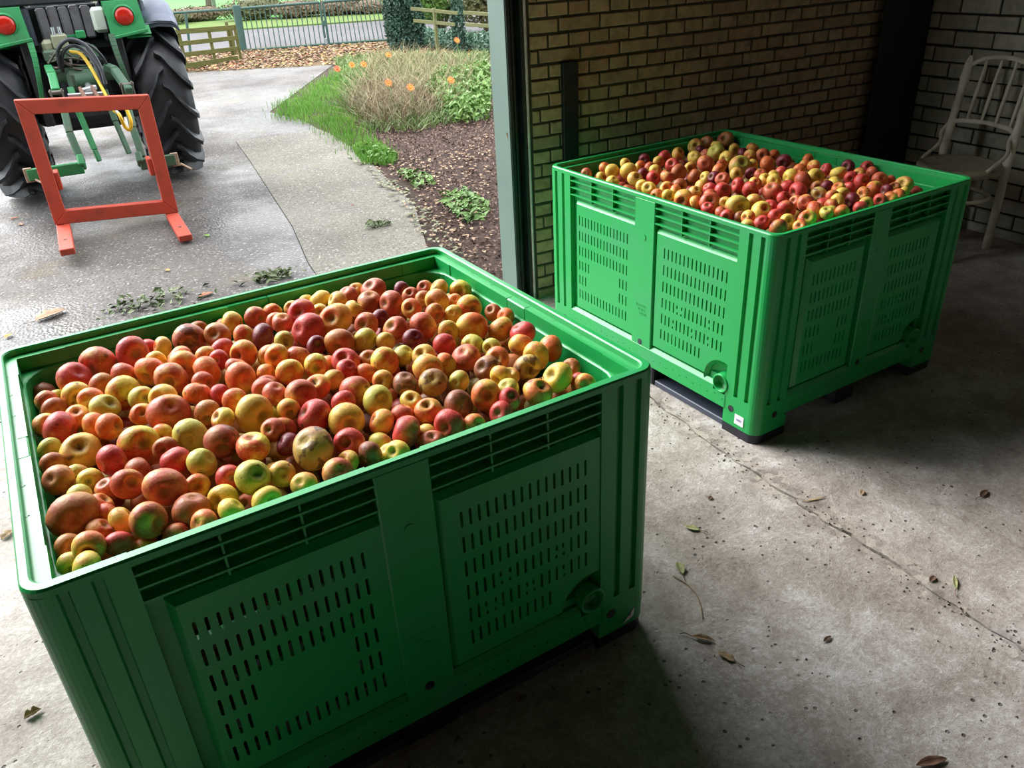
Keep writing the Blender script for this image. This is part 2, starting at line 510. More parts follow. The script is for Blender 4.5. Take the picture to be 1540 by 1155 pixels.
cc = empty('trim_3', (0, 0, 0))
tag(cc, 'black steel beam column standing in the wall corner', kind='structure')
MB().cbox(3.93, 4.262, 3.135, 3.15, 0, CEIL, .002).build('flange', M['black_steel'], cc)
MB().box(4.085, 4.105, 3.15, 3.195, 0, CEIL).build('web', M['black_steel'], cc)
MB().cbox(4.262, 4.327, 3.15, 3.165, 0, CEIL, .002).build('flange', M['black_steel'], cc)

# ================================================================== CRATES
L_, W_, H_ = 1.2, 1.0, .745
def rrect(x0, x1, y0, y1, r, n=6):
    out = []
    for cx, cy, a0 in ((x1 - r, y0 + r, -90), (x1 - r, y1 - r, 0), (x0 + r, y1 - r, 90), (x0 + r, y0 + r, 180)):
        for i in range(n + 1):
            a = R(a0 + 90 * i / n)
            out.append((cx + r * math.cos(a), cy + r * math.sin(a)))
    return out
def ring_profile(prof, R0=.037, n=7):
    """sweep (inset, z) profile round the crate; closed section"""
    m = MB()
    loops = []
    for d, z in prof:
        loops.append([(x, y, z) for x, y in rrect(d, L_ - d, d, W_ - d, (R0 - d * .4 if d < .03 else .085), n)])
    N = len(loops[0])
    v = [p for l in loops for p in l]
    f = []
    K = len(loops)
    for i in range(K):
        for k in range(N):
            a, b = i * N, ((i + 1) % K) * N
            f.append((a + k, a + (k + 1) % N, b + (k + 1) % N, b + k))
    m.add(v, f)
    me = m.mesh('rim')
    bm = bmesh.new(); bm.from_mesh(me); bmesh.ops.recalc_face_normals(bm, faces=bm.faces[:]); bm.to_mesh(me); bm.free()
    return me
def column_mesh(a, b, z0, z1, grooves=True, flip=False, rad=.035):
    """corner post plan at the corner (0,0): arm a along x, arm b along y"""
    g = [.052, .1]
    gw, gd = .006, .009
    pts = [(a, .042), (a, 0)]
    def arm(L, gs):
        o = []
        for q in sorted(gs, reverse=True):
            o += [(q + gw + .003, 0), (q + gw, gd), (q - gw, gd), (q - gw - .003, 0)]
        return o
    gx = [q for q in g if q + gw < a - .01] if grooves else []
    gy = [q for q in g if q + gw < b - .01] if grooves else []
    pts += arm(a, gx)
    for i in range(7):
        t = R(90 * i / 6)
        pts.append((rad - rad * math.sin(t), rad - rad * math.cos(t)))
    pts += [(y, x) for x, y in arm(b, gy)[::-1]]
    pts += [(0, b), (.042, b), (.042, .042)]
    return pts
def xf_corner(pts, cx, cy):
    sxx, syy = (1 if cx == 0 else -1), (1 if cy == 0 else -1)
    o = [(cx + sxx * x, cy + syy * y) for x, y in pts]
    return o if sxx * syy > 0 else o[::-1]
def slot_poly(cx, z0, z1, w=.0062):
    h = w / 2
    return [(cx - h, z0 + h), (cx - h * .5, z0), (cx + h * .5, z0), (cx + h, z0 + h), (cx + h, z1 - h), (cx + h * .5, z1), (cx - h * .5, z1), (cx - h, z1 - h)]
def panel_mesh(s0, s1, z0, z1, slots, scoop=None, d0=.003, d1=.03, ch=.012):
    """perforated raised plate in (s, depth, z); front at depth d0"""
    outer = [(s0, z0), (s1, z0), (s1, z1), (s0, z1)]
    if scoop:
        cx, cz, r = scoop
        arc = [(cx + r * math.cos(R(t)), cz + r * math.sin(R(t))) for t in range(190, 69, -12)]
        arc = [(min(x, s1), max(z, z0)) for x, z in arc]
        zz = max(z for x, z in arc if x >= s1 - 1e-6) if any(x >= s1 - 1e-6 for x, z in arc) else cz + r
        arc = [p for p in arc if p[0] < s1 - 1e-6 and p[1] > z0 + 1e-6]
        dx = s1 - cx
        top = (s1, cz + math.sqrt(max(r * r - dx * dx, 0)))
        dz = cz - z0
        bot = (cx - math.sqrt(max(r * r - dz * dz, 0)), z0)
        outer = [(s0, z0), bot] + arc + [top, (s1, z1), (s0, z1)]
    loops = [[Vector((x, z, 0)) for x, z in outer]]
    for sl in slots: loops.append([Vector((x, z, 0)) for x, z in sl])
    tr = tessellate_polygon(loops)
    flat = [p for l in loops for p in l]
    m = MB()
    m.add([(p.x, d0, p.y) for p in flat], [tuple(t) for t in tr])
    # chamfered border
    n = len(outer)
    off = []
    for i in range(n):
        p0, p1, p2 = Vector(outer[i - 1]), Vector(outer[i]), Vector(outer[(i + 1) % n])
        e1, e2 = (p1 - p0).normalized(), (p2 - p1).normalized()
        n1, n2 = Vector((e1.y, -e1.x)), Vector((e2.y, -e2.x))
        b = (n1 + n2)
        b = b / max(.4, b.dot(n1)) if b.length > 1e-4 else n1
        off.append(p1 + b * ch)
    v = [(p[0], d0, p[1]) for p in outer] + [(p[0], d0 + ch * 1.15, p[1]) for p in off] + [(p[0], d1, p[1]) for p in off]
    f = [(i, (i + 1) % n, n + (i + 1) % n, n + i) for i in range(n)] + [(n + i, n + (i + 1) % n, 2 * n + (i + 1) % n, 2 * n + i) for i in range(n)]
    m.add(v, f)
    for sl in slots:
        k = len(sl)
        v = [(x, d0, z) for x, z in sl] + [(x, d0 + .012, z) for x, z in sl]
        m.add(v, [(i, k + i, k + (i + 1) % k, (i + 1) % k) for i in range(k)])
    me = m.mesh('wall_panel')
    return me
def scoop_mesh(cx, cz, r, s1, z0):
    m = MB()
    a0, n = 66, 12
    ts = [R(66 + (196 - 66) * i / n) for i in range(n + 1)]
    v, f = [], []
    for j, (rr, d) in enumerate(((r + .002, .004), (r * .86, .022), (.045, .034), (.0, .036))):
        for t in ts:
            x, z = cx + rr * math.cos(t), cz + rr * math.sin(t)
            v.append((min(x, s1 + .012), d, max(z, z0 - .01)))
    k = len(ts)
    for j in range(3):
        for i in range(k - 1): f.append((j * k + i, j * k + i + 1, (j + 1) * k + i + 1, (j + 1) * k + i))
    m.add(v, f, True)
    return m
def make_crate(name, label, near):
    C = empty(name)
    tag(C, label, 'crate')
    gm = M['green']
    # rim with outer lip, inner ledge
    prof = [(0, .729), (0, .741), (.003, .745), (.0145, .745), (.0175, .742), (.019, .700), (.022, .697), (.043, .696), (.046, .693), (.048, .60), (.042, .60), (.042, .688), (.023, .688), (.023, .729)]
    rim = link('rim', ring_profile(prof), gm, C)
    for (x0, x1, y0, y1) in ((.022, .034, .085, .150), (.022, .034, .850, .915), (1.166, 1.178, .085, .150), (1.166, 1.178, .850, .915)):
        MB().cbox(x0, x1, y0, y1, .690, .727, .002).build('stacking_tab', gm, rim)
    # corner posts (with feet)
    for cx in (0, L_):
        for cy in (0, W_):
            m = MB()
            P = xf_corner(column_mesh(.148, .137, 0, 0, True), cx, cy)
            m.prism(P, .150, .7295)
            P = xf_corner(column_mesh(.148, .137, 0, 0, False), cx, cy)
            m.prism(P, .08, .150)
            ft = []
            r = .035
            for i in range(7):
                t = R(90 * i / 6); ft.append((r - r * math.sin(t), r - r * math.cos(t)))
            sq = [(.150, .0)] + ft + [(0, .137), (.0, .15), (.12, .15), (.15, .12)]
            m.prism(xf_corner([(p[0] + .001 if p[0] < .1 else p[0], p[1] + .001 if p[1] < .1 else p[1]) for p in sq], cx, cy), .036, .0805)
            m.build('corner_post', gm, C)
            f = MB(); f.prism(xf_corner([(p[0] * .985 + .004, p[1] * .985 + .004) for p in sq], cx, cy), 0, .036)
            f.build('foot', M['black_plastic'], C)
    for ys in ((.004, .12), (.44, .56), (.88, .996)):
        MB().cbox(.535, .665, ys[0] + .012, ys[1] - .012, 0, .09, .006).build('foot', M['black_plastic'], C)
        if ys[0] > .3 and ys[0] < .6:
            for x0 in (0.004, 1.046): MB().cbox(x0 + .02, x0 + .13, ys[0] + .012, ys[1] - .012, 0, .09, .006).build('foot', M['black_plastic'], C)
        for x0, x1 in ((.151, .530), (.670, 1.049)):
            m = MB(); m.cbox(x0, x1, ys[0] + .016, ys[1] - .02, 0, .024, .003)
            m.build('runner', M['runner'], C)
    MB().box(.04, 1.16, .04, .96, .085, .105).build('base_deck', M['black_plastic'], C)
    def face(Mx, long, tube):
        S = L_ if long else W_
        cl = .148 if long else .137
        mid = (.548, .658) if long else (.46, .547)
        def B(m, nm, mat=gm, parent=C):
            me = m if not isinstance(m, MB) else m.mesh(nm)
            me.transform(Mx)
            if Mx.determinant() < 0: me.flip_normals()
            bm = bmesh.new(); bm.from_mesh(me); bmesh.ops.recalc_face_normals(bm, faces=bm.faces[:]) if nm != 'wall_panel' else None; bm.to_mesh(me); bm.free()
            return link(nm, me, mat, parent)
        # sill with sloping top, faint row of drain holes
        m = MB()
        tcx = (1.028 if long else .820)
        def seg(u0, u1, zt0, zt1):
            m.add([(u0, 0, .088), (u1, 0, .088), (u1, .04, .088), (u0, .04, .088), (u0, 0, zt0), (u1, 0, zt0), (u1, .012, zt1), (u0, .012, zt1), (u1, .04, zt1), (u0, .04, zt1)],
                  [(0, 1, 5, 4), (4, 5, 6, 7), (7, 6, 8, 9), (9, 8, 2, 3), (3, 2, 1, 0), (0, 4, 7, 9, 3), (1, 2, 8, 6, 5)])
        seg(cl, tcx - .033, .155, .168); seg(tcx - .033, tcx + .033, .139, .142)
        if S - cl - tcx - .033 > .002: seg(tcx + .033, S - cl, .155, .168)
        sill = B(m, 'sill')
        dh = MB()
        for k in range(int((S - 2 * cl) / .036)):
            x = cl + .03 + k * .036
            if mid[0] - .01 < x < mid[1] + .01: continue
            zc = .118 + .008 * (k % 2)
            dh.tube([(x, .0, zc), (x, -.0006, zc)], .0022, 6)
        o = B(dh, 'drain_holes', M['hole'], sill); o['kind'] = 'stuff'
        # middle post
        m = MB(); m.cbox(mid[0], mid[1], 0, .04, .155, .7295, .003)
        m.tube([((mid[0] + mid[1]) / 2, .001, .59), ((mid[0] + mid[1]) / 2, -.0022, .59)], .011, 16)
        for r_ in range(3):
            for k in range(7 - 2 * (r_ > 0)):
                x = mid[0] + .022 + r_ * .01 + k * .0085 + random.uniform(-.001, .001)
                m.box(x, x + .005, -.0012, .001, .318 - r_ * .016, .327 - r_ * .016)
        mp = B(m, 'middle_post')
        m = MB(); m.tube([((mid[0] + mid[1]) / 2 - .004, .002, .171), ((mid[0] + mid[1]) / 2 - .004, -.0012, .171)], .0115, 14)
        B(m, 'screw', M['screw'], mp)
        for x in ((cl - .05), (S - cl + .033)):
            m = MB(); m.tube([(x, .002, .10), (x, -.0012, .10)], .0125, 14); B(m, 'screw', M['screw'], sill)
        # louvre bays
        for bi, (a, b) in enumerate(((cl, mid[0]), (mid[1], S - cl))):
            m = MB(); m.box(a, b, .022, .040, .60, .7295)
            bay = B(m, 'louvre_bay')
            for zf in (.654, .682, .709):
                m = MB(); m.box(a, b, .001, .025, zf - .0022, zf + .0022)
                B(m, 'louvre_fin', gm, bay)
            for t in (1 / 3, 2 / 3):
                x = a + (b - a) * t
                m = MB(); m.box(x - .002, x + .002, .004, .025, .64, .7295)
                B(m, 'louvre_rib', gm, bay)
            # recess around the plate
            m = MB(); m.box(a, b, .0245, .04, .165, .602) if False else None
            ps0, ps1 = (a + .04, b - .004) if bi == 0 else (b - .0, b)
            if long: ps0, ps1 = ((.188, .548), (.671, 1.040))[bi]
            else: ps0, ps1 = ((.177, .43), (.556, .815))[bi]
            slots = []
            if long: sx0, ns = ((.206, 16), (.712, 16))[bi]
            else: sx0, ns = ((.196, 11), (.586, 11))[bi]
            scoop = None
            if bi == 1 and tube:
                scoop = (1.026, .175, .082) if long else (.818, .177, .076)
                ps1 = 1.052 if long else .838
            for rw in range(6):
                zt = .578 - rw * .0628
                for k in range(ns):
                    x = sx0 + k * .02
                    if scoop and (x - scoop[0]) ** 2 + (zt - .03 - scoop[1]) ** 2 < (scoop[2] + .032) ** 2: continue
                    if bi == 0 and rw in (3, 4) and (4 if rw == 3 else 3) <= k < ns - 3: continue
                    if bi == 1 and rw in (3, 4):
                        if (k % 7 in (4, 5) and rw == 3) or (k % 5 in (2, 3) and rw == 4):
                            if random.random() < .8:
                                slots.append(slot_poly(x, zt - .040, zt - .030)); slots.append(slot_poly(x + (.002 if k % 2 else -.002), zt - .018, zt - .004)); continue
                    slots.append(slot_poly(x, zt - .040, zt))
            pm = panel_mesh(ps0, ps1, .182, .622, slots, scoop)
            pl = B(pm, 'wall_panel')
            # narrow recessed strips beside the plate
            for (u0, u1) in ((a - .001, ps0 - .008), (ps1 + .008, b + .001)):
                if u1 - u0 > .003:
                    m = MB(); m.box(u0, u1, .022, .038, .165, .602); B(m, 'recess_strip')
            m = MB(); m.box(a, b, .021, .036, .140, .190); B(m, 'recess_strip')
            if scoop:
                sc = B(scoop_mesh(scoop[0], scoop[1], scoop[2], ps1, .17), 'drain_scoop', gm)
                Mt = Matrix.Translation((scoop[0] + .002, 0, scoop[1])) @ Matrix.Rotation(R(90), 4, 'X')
                m = MB()
                m.lathe([(.0345, -.03), (.0345, .003), (.033, .0045), (.0295, .0045), (.028, .003), (.027, -.019), (0.0001, -.019)], 28, Mt)
                B(m, 'drain_tube')
    face(Matrix.Identity(4), True, True)
    face(Matrix(((0, -1, 0, L_), (1, 0, 0, 0), (0, 0, 1, 0), (0, 0, 0, 1))), False, True)
    face(Matrix(((-1, 0, 0, L_), (0, -1, 0, W_), (0, 0, 1, 0), (0, 0, 0, 1))), True, True)
    face(Matrix(((0, 1, 0, 0), (-1, 0, 0, W_), (0, 0, 1, 0), (0, 0, 0, 1))), False, True)
    if near:
        m = MB()
        m.add([(1.122, -.0012, .046), (1.158, -.0012, .083), (1.156, -.0012, .060), (1.152, -.0012, .056), (1.140, -.0012, .050)], [(0, 4, 3, 2, 1)])
        s_ = m.build('torn_sticker', M['paper'], C)
        s_['label'] = 'torn white paper sticker'
        MB().box(1.141, 1.147, -.0018, -.001, .062, .068).build('print', M['print'], s_)
    else:
        s_ = MB().cbox(1.106, 1.147, -.0014, .0005, .052, .090, .0004).build('sticker', M['paper'], C)
        s_['label'] = 'small white paper sticker'
        m = MB()
        for k in range(7): m.box(1.116 + k * .0032, 1.118 + k * .0032, -.002, -.001, .068, .075)
        m.build('print', M['print'], s_)
    return C
def place(o, x, y, deg):
    o.location = (x, y, 0); o.rotation_euler = (0, 0, R(deg))
    return Matrix.Translation((x, y, 0)) @ Matrix.Rotation(R(deg), 4, 'Z')
crate1 = make_crate('fruit_crate', 'large green plastic crate of apples nearest the camera, filling the left foreground', True)
T1 = place(crate1, -.24925, 1.10708, 3.4847)
crate2 = make_crate('fruit_crate', 'large green plastic crate of apples in front of the brick wall, further from the camera', False)
T2 = place(crate2, 1.66919, 2.83781, 3.4847 - 89.942)

# ================================================================== APPLES
def apple_mat(name, ground, blush, amt, spots=.3, rot=False):
    ground = tuple(min(.88, c * 1.22) for c in ground[:3]) + (1,)
    blush = tuple(min(.88, c * 1.22) for c in blush[:3]) + (1,)
    t = NT(name)
    co = t.coord('Object', offs_random=True)
    raw = t.coord('Object')
    n1 = t.noise(co, 1.1, 3, .55, .3)
    sp = t.n('ShaderNodeSeparateXYZ'); t.l(raw, sp.inputs[0])
    g = t.math('ADD', t.math('MULTIPLY', sp.outputs['X'], .16), n1)
    lo = .78 - amt * .55
    f = t.fr(g, lo - .10, lo + .12)
    # streaks running from stem to calyx
    mp = t.n('ShaderNodeMapping'); mp.inputs['Scale'].default_value = (7, 7, .8); t.l(co, mp.inputs['Vector'])
    st = t.noise(mp.outputs[0], 1.6, 3, .6)
    f2 = t.math('MULTIPLY', f, t.ramp(st, [(.3, (.72,) * 3), (.6, (1,) * 3)]))
    gv = t.mix(t.fr(t.noise(co, 2.3, 3), .35, .7), ground, (ground[0] * .78, ground[1] * .86, ground[2] * .7, 1))
    bv = t.mix(t.fr(t.noise(co, 1.8, 4), .35, .7), blush, (blush[0] * .62, blush[1] * .55, blush[2] * .6, 1))
    col = t.mix(f2, gv, bv)
    # russet round the stem and in patches
    rad = t.math('ADD', t.math('MULTIPLY', sp.outputs['X'], sp.outputs['X']), t.math('MULTIPLY', sp.outputs['Y'], sp.outputs['Y']))
    cav = t.math('MULTIPLY', t.math('SUBTRACT', 1.0, t.fr(t.math('ADD', rad, t.math('MULTIPLY', n1, .12)), .05, .22)), t.fr(sp.outputs['Z'], .0, .3))
    col = t.mix(t.math('MULTIPLY', cav, .7), col, srgb(112, 104, 52))
    ru = t.fr(t.noise(co, 3.2, 6, .7, .4), .56, .70)
    col = t.mix(t.math('MULTIPLY', ru, .55), col, srgb(172, 120, 70))
    dots = t.math('SUBTRACT', 1.0, t.fr(t.voro(co, 9), .05, .09))
    sel = t.fr(t.noise(co, 2.1, 2), .48, .6)
    col = t.mix(t.math('MULTIPLY', t.math('MULTIPLY', dots, sel), spots * 2), col, srgb(70, 44, 26))
    br = t.fr(t.noise(co, 1.5, 2, .4), .70 if not rot else .56, .74 if not rot else .60)
    col = t.mix(t.math('MULTIPLY', br, .75), col, srgb(84, 52, 36))
    t.bump(t.noise(co, 5, 5, .6), .12, .1)
    t.m['k'] = 1
    return t.out(col, t.ramp(t.noise(co, 4, 3), [(.3, (.34,) * 3), (.7, (.5,) * 3)]), 0, .42)
YG, YE, OL = srgb(206, 190, 92), srgb(214, 176, 84), srgb(176, 152, 84)
AP = {
    'R': ('crimson red', apple_mat('crimson_apple_skin', srgb(222, 138, 84), srgb(194, 54, 60), .92)),
    'P': ('dull rosy russet', apple_mat('rosy_apple_skin', srgb(214, 158, 84), srgb(190, 82, 62), .80, .4)),
    'O': ('orange-blushed yellow', apple_mat('orange_apple_skin', srgb(232, 178, 84), srgb(222, 106, 60), .62)),
    'Y': ('golden yellow', apple_mat('yellow_apple_skin', srgb(222, 186, 84), srgb(226, 138, 70), .25)),
    'G': ('yellow-green', apple_mat('green_apple_skin', srgb(190, 180, 82), srgb(206, 138, 80), .2, .4)),
    'B': ('brown russet', apple_mat('russet_apple_skin', srgb(184, 126, 68), srgb(168, 88, 54), .62, .6)),
    'D': ('dark purple-red', apple_mat('dark_apple_skin', srgb(126, 62, 56), srgb(112, 34, 50), .9)),
    'T': ('tan and olive', apple_mat('tan_apple_skin', srgb(214, 176, 84), srgb(206, 132, 74), .40, .7)),
    'M': ('red and yellow', apple_mat('bicolour_apple_skin', srgb(226, 200, 84), srgb(212, 74, 58), .54)),
}
rot_mats = {k: apple_mat('bruised_' + k.lower() + '_skin', c, b, a, 1.0, True) for k, c, b, a in (('T', srgb(190, 158, 88), srgb(160, 110, 80), .4), ('P', srgb(186, 128, 84), srgb(168, 84, 70), .8), ('B', srgb(160, 110, 66), srgb(140, 80, 56), .6))}
STEM = simple('apple_stem', srgb(60, 44, 30), srgb(90, 70, 44), 40, .8)
def apple_mesh(seed, nu=22, nv=14, lump=1.0):
    rr = random.Random(seed)
    flat = rr.uniform(.80, .92)
    ph = rr.uniform(0, 6.28); ph2 = rr.uniform(0, 6.28)
    ribs = rr.uniform(.0, .035) * lump
    sq = rr.uniform(-.07, .07) * lump
    td = rr.uniform(.42, .60)
    sag = rr.uniform(-.08, .10)
    v = [(0, 0, flat * (1 - td))]
    for j in range(1, nv):
        t = math.pi * j / nv
        for i in range(nu):
            a = 2 * math.pi * i / nu
            rx = math.sin(t)
            z = math.cos(t) * flat
            k = 1 + ribs * math.cos(5 * a + ph) * (math.sin(t / 2)) ** 2 + sq * math.cos(2 * a + ph2) + .03 * lump * math.cos(a + ph + 2 * t)
            rx *= k * (1 + sag * math.cos(t) * .8)
            if z > 0: z -= td * flat * math.exp(-(rx / .30) ** 2)
            else: z += .30 * flat * math.exp(-(rx / .26) ** 2)
            v.append((rx * math.cos(a), rx * math.sin(a), z))
    v.append((0, 0, -flat * .70))
    f = [(0, 1 + i, 1 + (i + 1) % nu) for i in range(nu)]
    for j in range(nv - 2):
        for i in range(nu):
            a, b = 1 + j * nu, 1 + (j + 1) * nu
            f.append((a + i, b + i, b + (i + 1) % nu, a + (i + 1) % nu))
    last = len(v) - 1
    b = 1 + (nv - 2) * nu
    f += [(last, b + (i + 1) % nu, b + i) for i in range(nu)]
    m = MB(); m.add(v, f, True)
    return m
apple_me = []
for k in range(9):
    me = apple_mesh(k + 3).mesh('apple'); me.materials.append(AP['R'][1]); apple_me.append(me)
stem_me = MB().tube([(0, 0, .45), (.02, .01, .75), (.07, .02, 1.0)], [.035, .03, .045], 6).mesh('stem'); stem_me.materials.append(STEM)

# traced from the photograph: tile origin, tile scale, (x, y, radius, kind) in tile pixels
TR1 = [
 ((40,480),7.7,"550,690,205,R 830,510,215,P 1230,400,200,R 1400,340,80,R 1120,640,160,P 860,770,150,B 590,880,170,Y 240,950,130,P 350,930,90,G 740,930,150,O 1120,860,215,M 910,1030,180,G 1350,920,160,G 320,1050,150,B"),
 ((40,600),7.7,"590,210,150,O 220,310,155,T 395,350,215,R 800,320,175,O 950,320,165,O 610,630,240,T 1300,520,235,M 990,710,195,R 270,590,130,G 290,760,110,B 380,940,185,B 750,940,140,Y 930,1050,110,P 1170,980,190,P 1290,830,170,B 1340,180,140,O 620,1150,150,G 590,900,70,G"),
 ((60,720),7.7,"385,450,285,B 770,420,120,M 950,490,155,Y 1260,530,235,P 300,820,170,B 640,800,190,O 910,780,150,R 340,1020,130,G 560,1040,120,Y 1160,800,110,O 700,310,80,O 700,590,70,P"),
 ((220,440),7.7,"190,640,130,O 500,540,195,Pr 590,410,110,B 830,500,160,B 1000,350,145,Y 850,310,90,B 1275,290,140,P 1430,215,90,T 1500,330,100,P 1350,500,145,D 1130,500,130,M 60,910,180,O 110,790,120,Y 290,1000,195,P 390,760,155,O 440,850,190,O 700,910,180,O 880,660,140,R 840,780,115,R 1040,860,130,P 1130,710,170,O 1100,990,190,O 1430,740,140,T 1390,950,110,O 1400,1090,150,P 690,730,80,T 20,650,70,R"),
 ((220,560),7.7,"600,250,170,O 190,300,170,Y 260,470,245,P 860,260,100,R 1030,320,150,O 710,470,160,B 1400,220,170,P 1250,480,240,T 900,540,150,M 510,750,215,G 880,800,215,Pr 1240,870,210,M 180,720,110,O 230,880,120,B 340,1020,180,R 640,1050,185,G 1480,670,130,P 660,120,140,P"),
 ((220,680),7.7,"230,400,240,P 570,400,120,O 960,290,120,R 1260,300,215,G 1490,250,150,T 890,560,190,Y 980,680,150,Y 1390,560,180,Y 540,690,230,B 670,820,130,O 1150,600,70,P 340,930,60,R"),
 ((400,420),7.7,"620,240,130,Y 830,260,130,T 460,270,70,Y 950,190,120,P 1040,130,80,T 1250,120,150,P 1210,260,155,B 1450,280,160,P 80,380,90,O 310,340,90,T 420,400,170,R 190,510,130,P 490,590,205,R 810,470,205,O 620,390,80,Y 1020,340,100,Y 1160,520,150,P 860,730,180,B 1150,700,140,G 1500,570,150,P 210,710,100,G 120,890,140,O 370,890,145,P 590,1010,150,M 700,1000,70,O 930,960,175,R 930,1060,130,R 1150,1080,100,O 1190,930,100,B 1360,960,180,M 1380,720,90,T 270,1070,165,O 580,770,100,D 1320,460,90,D"),
 ((400,550),7.7,"90,320,150,P 420,340,190,P 600,250,165,O 560,590,215,R 790,150,110,T 1030,310,200,P 900,420,150,R 1300,410,190,G 940,640,220,Y 1340,660,170,O 1350,170,130,O 200,710,120,P 260,910,150,D 530,950,260,Tr 960,890,180,R 1220,1010,130,Br 270,510,90,Y 1420,1010,110,Y 1340,900,80,G 130,570,60,G"),
 ((400,620),7.7,"840,700,190,P 440,840,160,T 160,720,160,T 940,590,130,T"),
 ((580,410),7.7,"190,200,85,D 290,260,90,P 300,420,125,O 440,310,80,B 590,330,150,T 620,190,120,T 450,180,60,P 870,210,135,M 800,340,80,O 970,410,160,M 780,480,90,T 990,640,200,O 1240,460,100,B 1440,500,100,O 1340,660,170,T 440,620,165,P 560,480,130,P 320,770,130,D 210,960,130,G 440,960,145,T 680,830,145,R 720,680,130,T 930,990,180,P 1010,840,140,G 1220,870,100,G 700,1050,90,O 500,1110,180,O 1290,1010,160,O 1180,1110,160,Br"),
 ((580,540),7.7,"220,280,155,Br 550,270,175,Tr 850,260,130,G 300,500,140,Y 490,600,170,O 840,540,195,Br 1170,410,185,O 240,840,200,R 730,760,190,R 1430,460,120,R 1340,630,150,R 1030,760,120,O 200,640,110,P 470,890,80,T 540,950,90,P 140,1080,140,Y 1410,340,90,G 1340,200,70,Y"),
 ((720,460),7.7,"500,320,165,R 830,490,165,O 490,450,150,O 660,580,170,Y 550,720,165,Tr 920,830,190,Y 690,1000,180,O 1170,900,80,R 1230,910,80,O 1060,730,70,B 350,820,60,T"),
]
TR2 = [
 ((870,190),9.625,"110,690,80,P 380,600,90,O 490,650,110,Y 500,800,100,Y 330,750,60,O 680,540,85,Y 720,650,130,Y 890,580,80,O 950,480,80,D 1040,600,90,P 820,770,120,T 940,690,70,D 920,860,85,Y 1020,900,110,Y 1110,650,100,Y 1090,750,110,R 1160,510,70,O 1240,460,110,R 1440,400,100,O 1360,560,110,R 1280,730,110,P 1450,670,130,B 1270,900,105,O 1470,860,110,B 1300,1010,100,Y 1130,1000,70,O 1400,930,80,O"),
 ((1000,190),9.625,"340,270,120,T 560,240,110,B 840,170,130,B 430,450,105,Y 730,380,130,G 590,550,130,P 890,470,115,Y 1080,570,160,G 1270,330,100,O 1000,330,80,Y 1140,390,90,D 1230,420,80,O 1270,560,75,Y 360,600,90,O 430,720,110,B 590,740,80,Y 780,640,100,O 700,740,75,D 830,760,105,P 1040,690,100,T 1060,850,110,R 840,920,120,R 1310,830,100,O 1240,920,130,R 520,860,95,T 440,950,100,T 640,900,90,R 280,1060,150,O 660,1030,130,P 1250,680,90,D 1380,700,70,P 520,340,60,D 600,400,50,P 820,560,60,P 750,280,90,Y"),
 ((1000,260),9.625,"650,420,150,P 620,520,105,R 1040,470,170,G 1290,420,130,T 820,580,75,P 900,630,70,R 870,440,70,T 1100,650,100,Br 1190,650,80,O 1410,560,165,Y 1400,720,115,R 1200,750,50,T 450,420,80,O"),
 ((1130,210),9.625,"160,230,110,P 330,220,50,O 230,360,130,O 470,310,110,D 820,290,80,O 780,370,70,O 900,380,95,O 1080,430,85,R 1400,390,100,D 1260,490,120,Y 690,450,105,O 430,480,100,R 560,540,120,Y 930,540,130,Y 750,590,140,P 680,750,140,R 520,670,90,R 320,540,60,Y 330,600,110,Y 200,580,75,Y 300,750,150,P 470,850,110,R 980,800,120,Tr 1090,680,90,D 780,920,130,P 500,1010,140,R 270,960,100,R 1440,550,90,R 1220,640,120,Y 1250,710,90,O 1310,790,110,Y 1170,820,80,P 1240,890,110,Y 1470,880,120,D 930,1030,140,M 1160,970,120,P 1050,920,80,R 1080,1060,90,G 1170,1050,50,G 960,690,60,B 640,900,70,P 380,1090,60,R 1310,1050,80,O 1420,710,80,R"),
 ((1130,250),9.625,"520,800,120,Y 400,900,150,P 800,770,140,M 710,890,90,O 350,720,70,R"),
 ((1240,220),9.625,"620,310,105,R 690,390,90,P 540,510,120,R 500,400,70,O 800,480,115,P 930,500,50,P 730,620,130,O 900,650,85,D 1150,560,135,T 570,690,110,O 1140,680,90,Y 1060,710,90,O 810,780,90,R 520,900,110,R 960,750,70,O 590,830,60,T 1000,610,50,B"),
]
def heap(x, y, base, dome):
    a, b = (x - .6) / .6, (y - .5) / .5
    return base + dome * max(0, 1 - max(abs(a), abs(b)) ** 2.2)
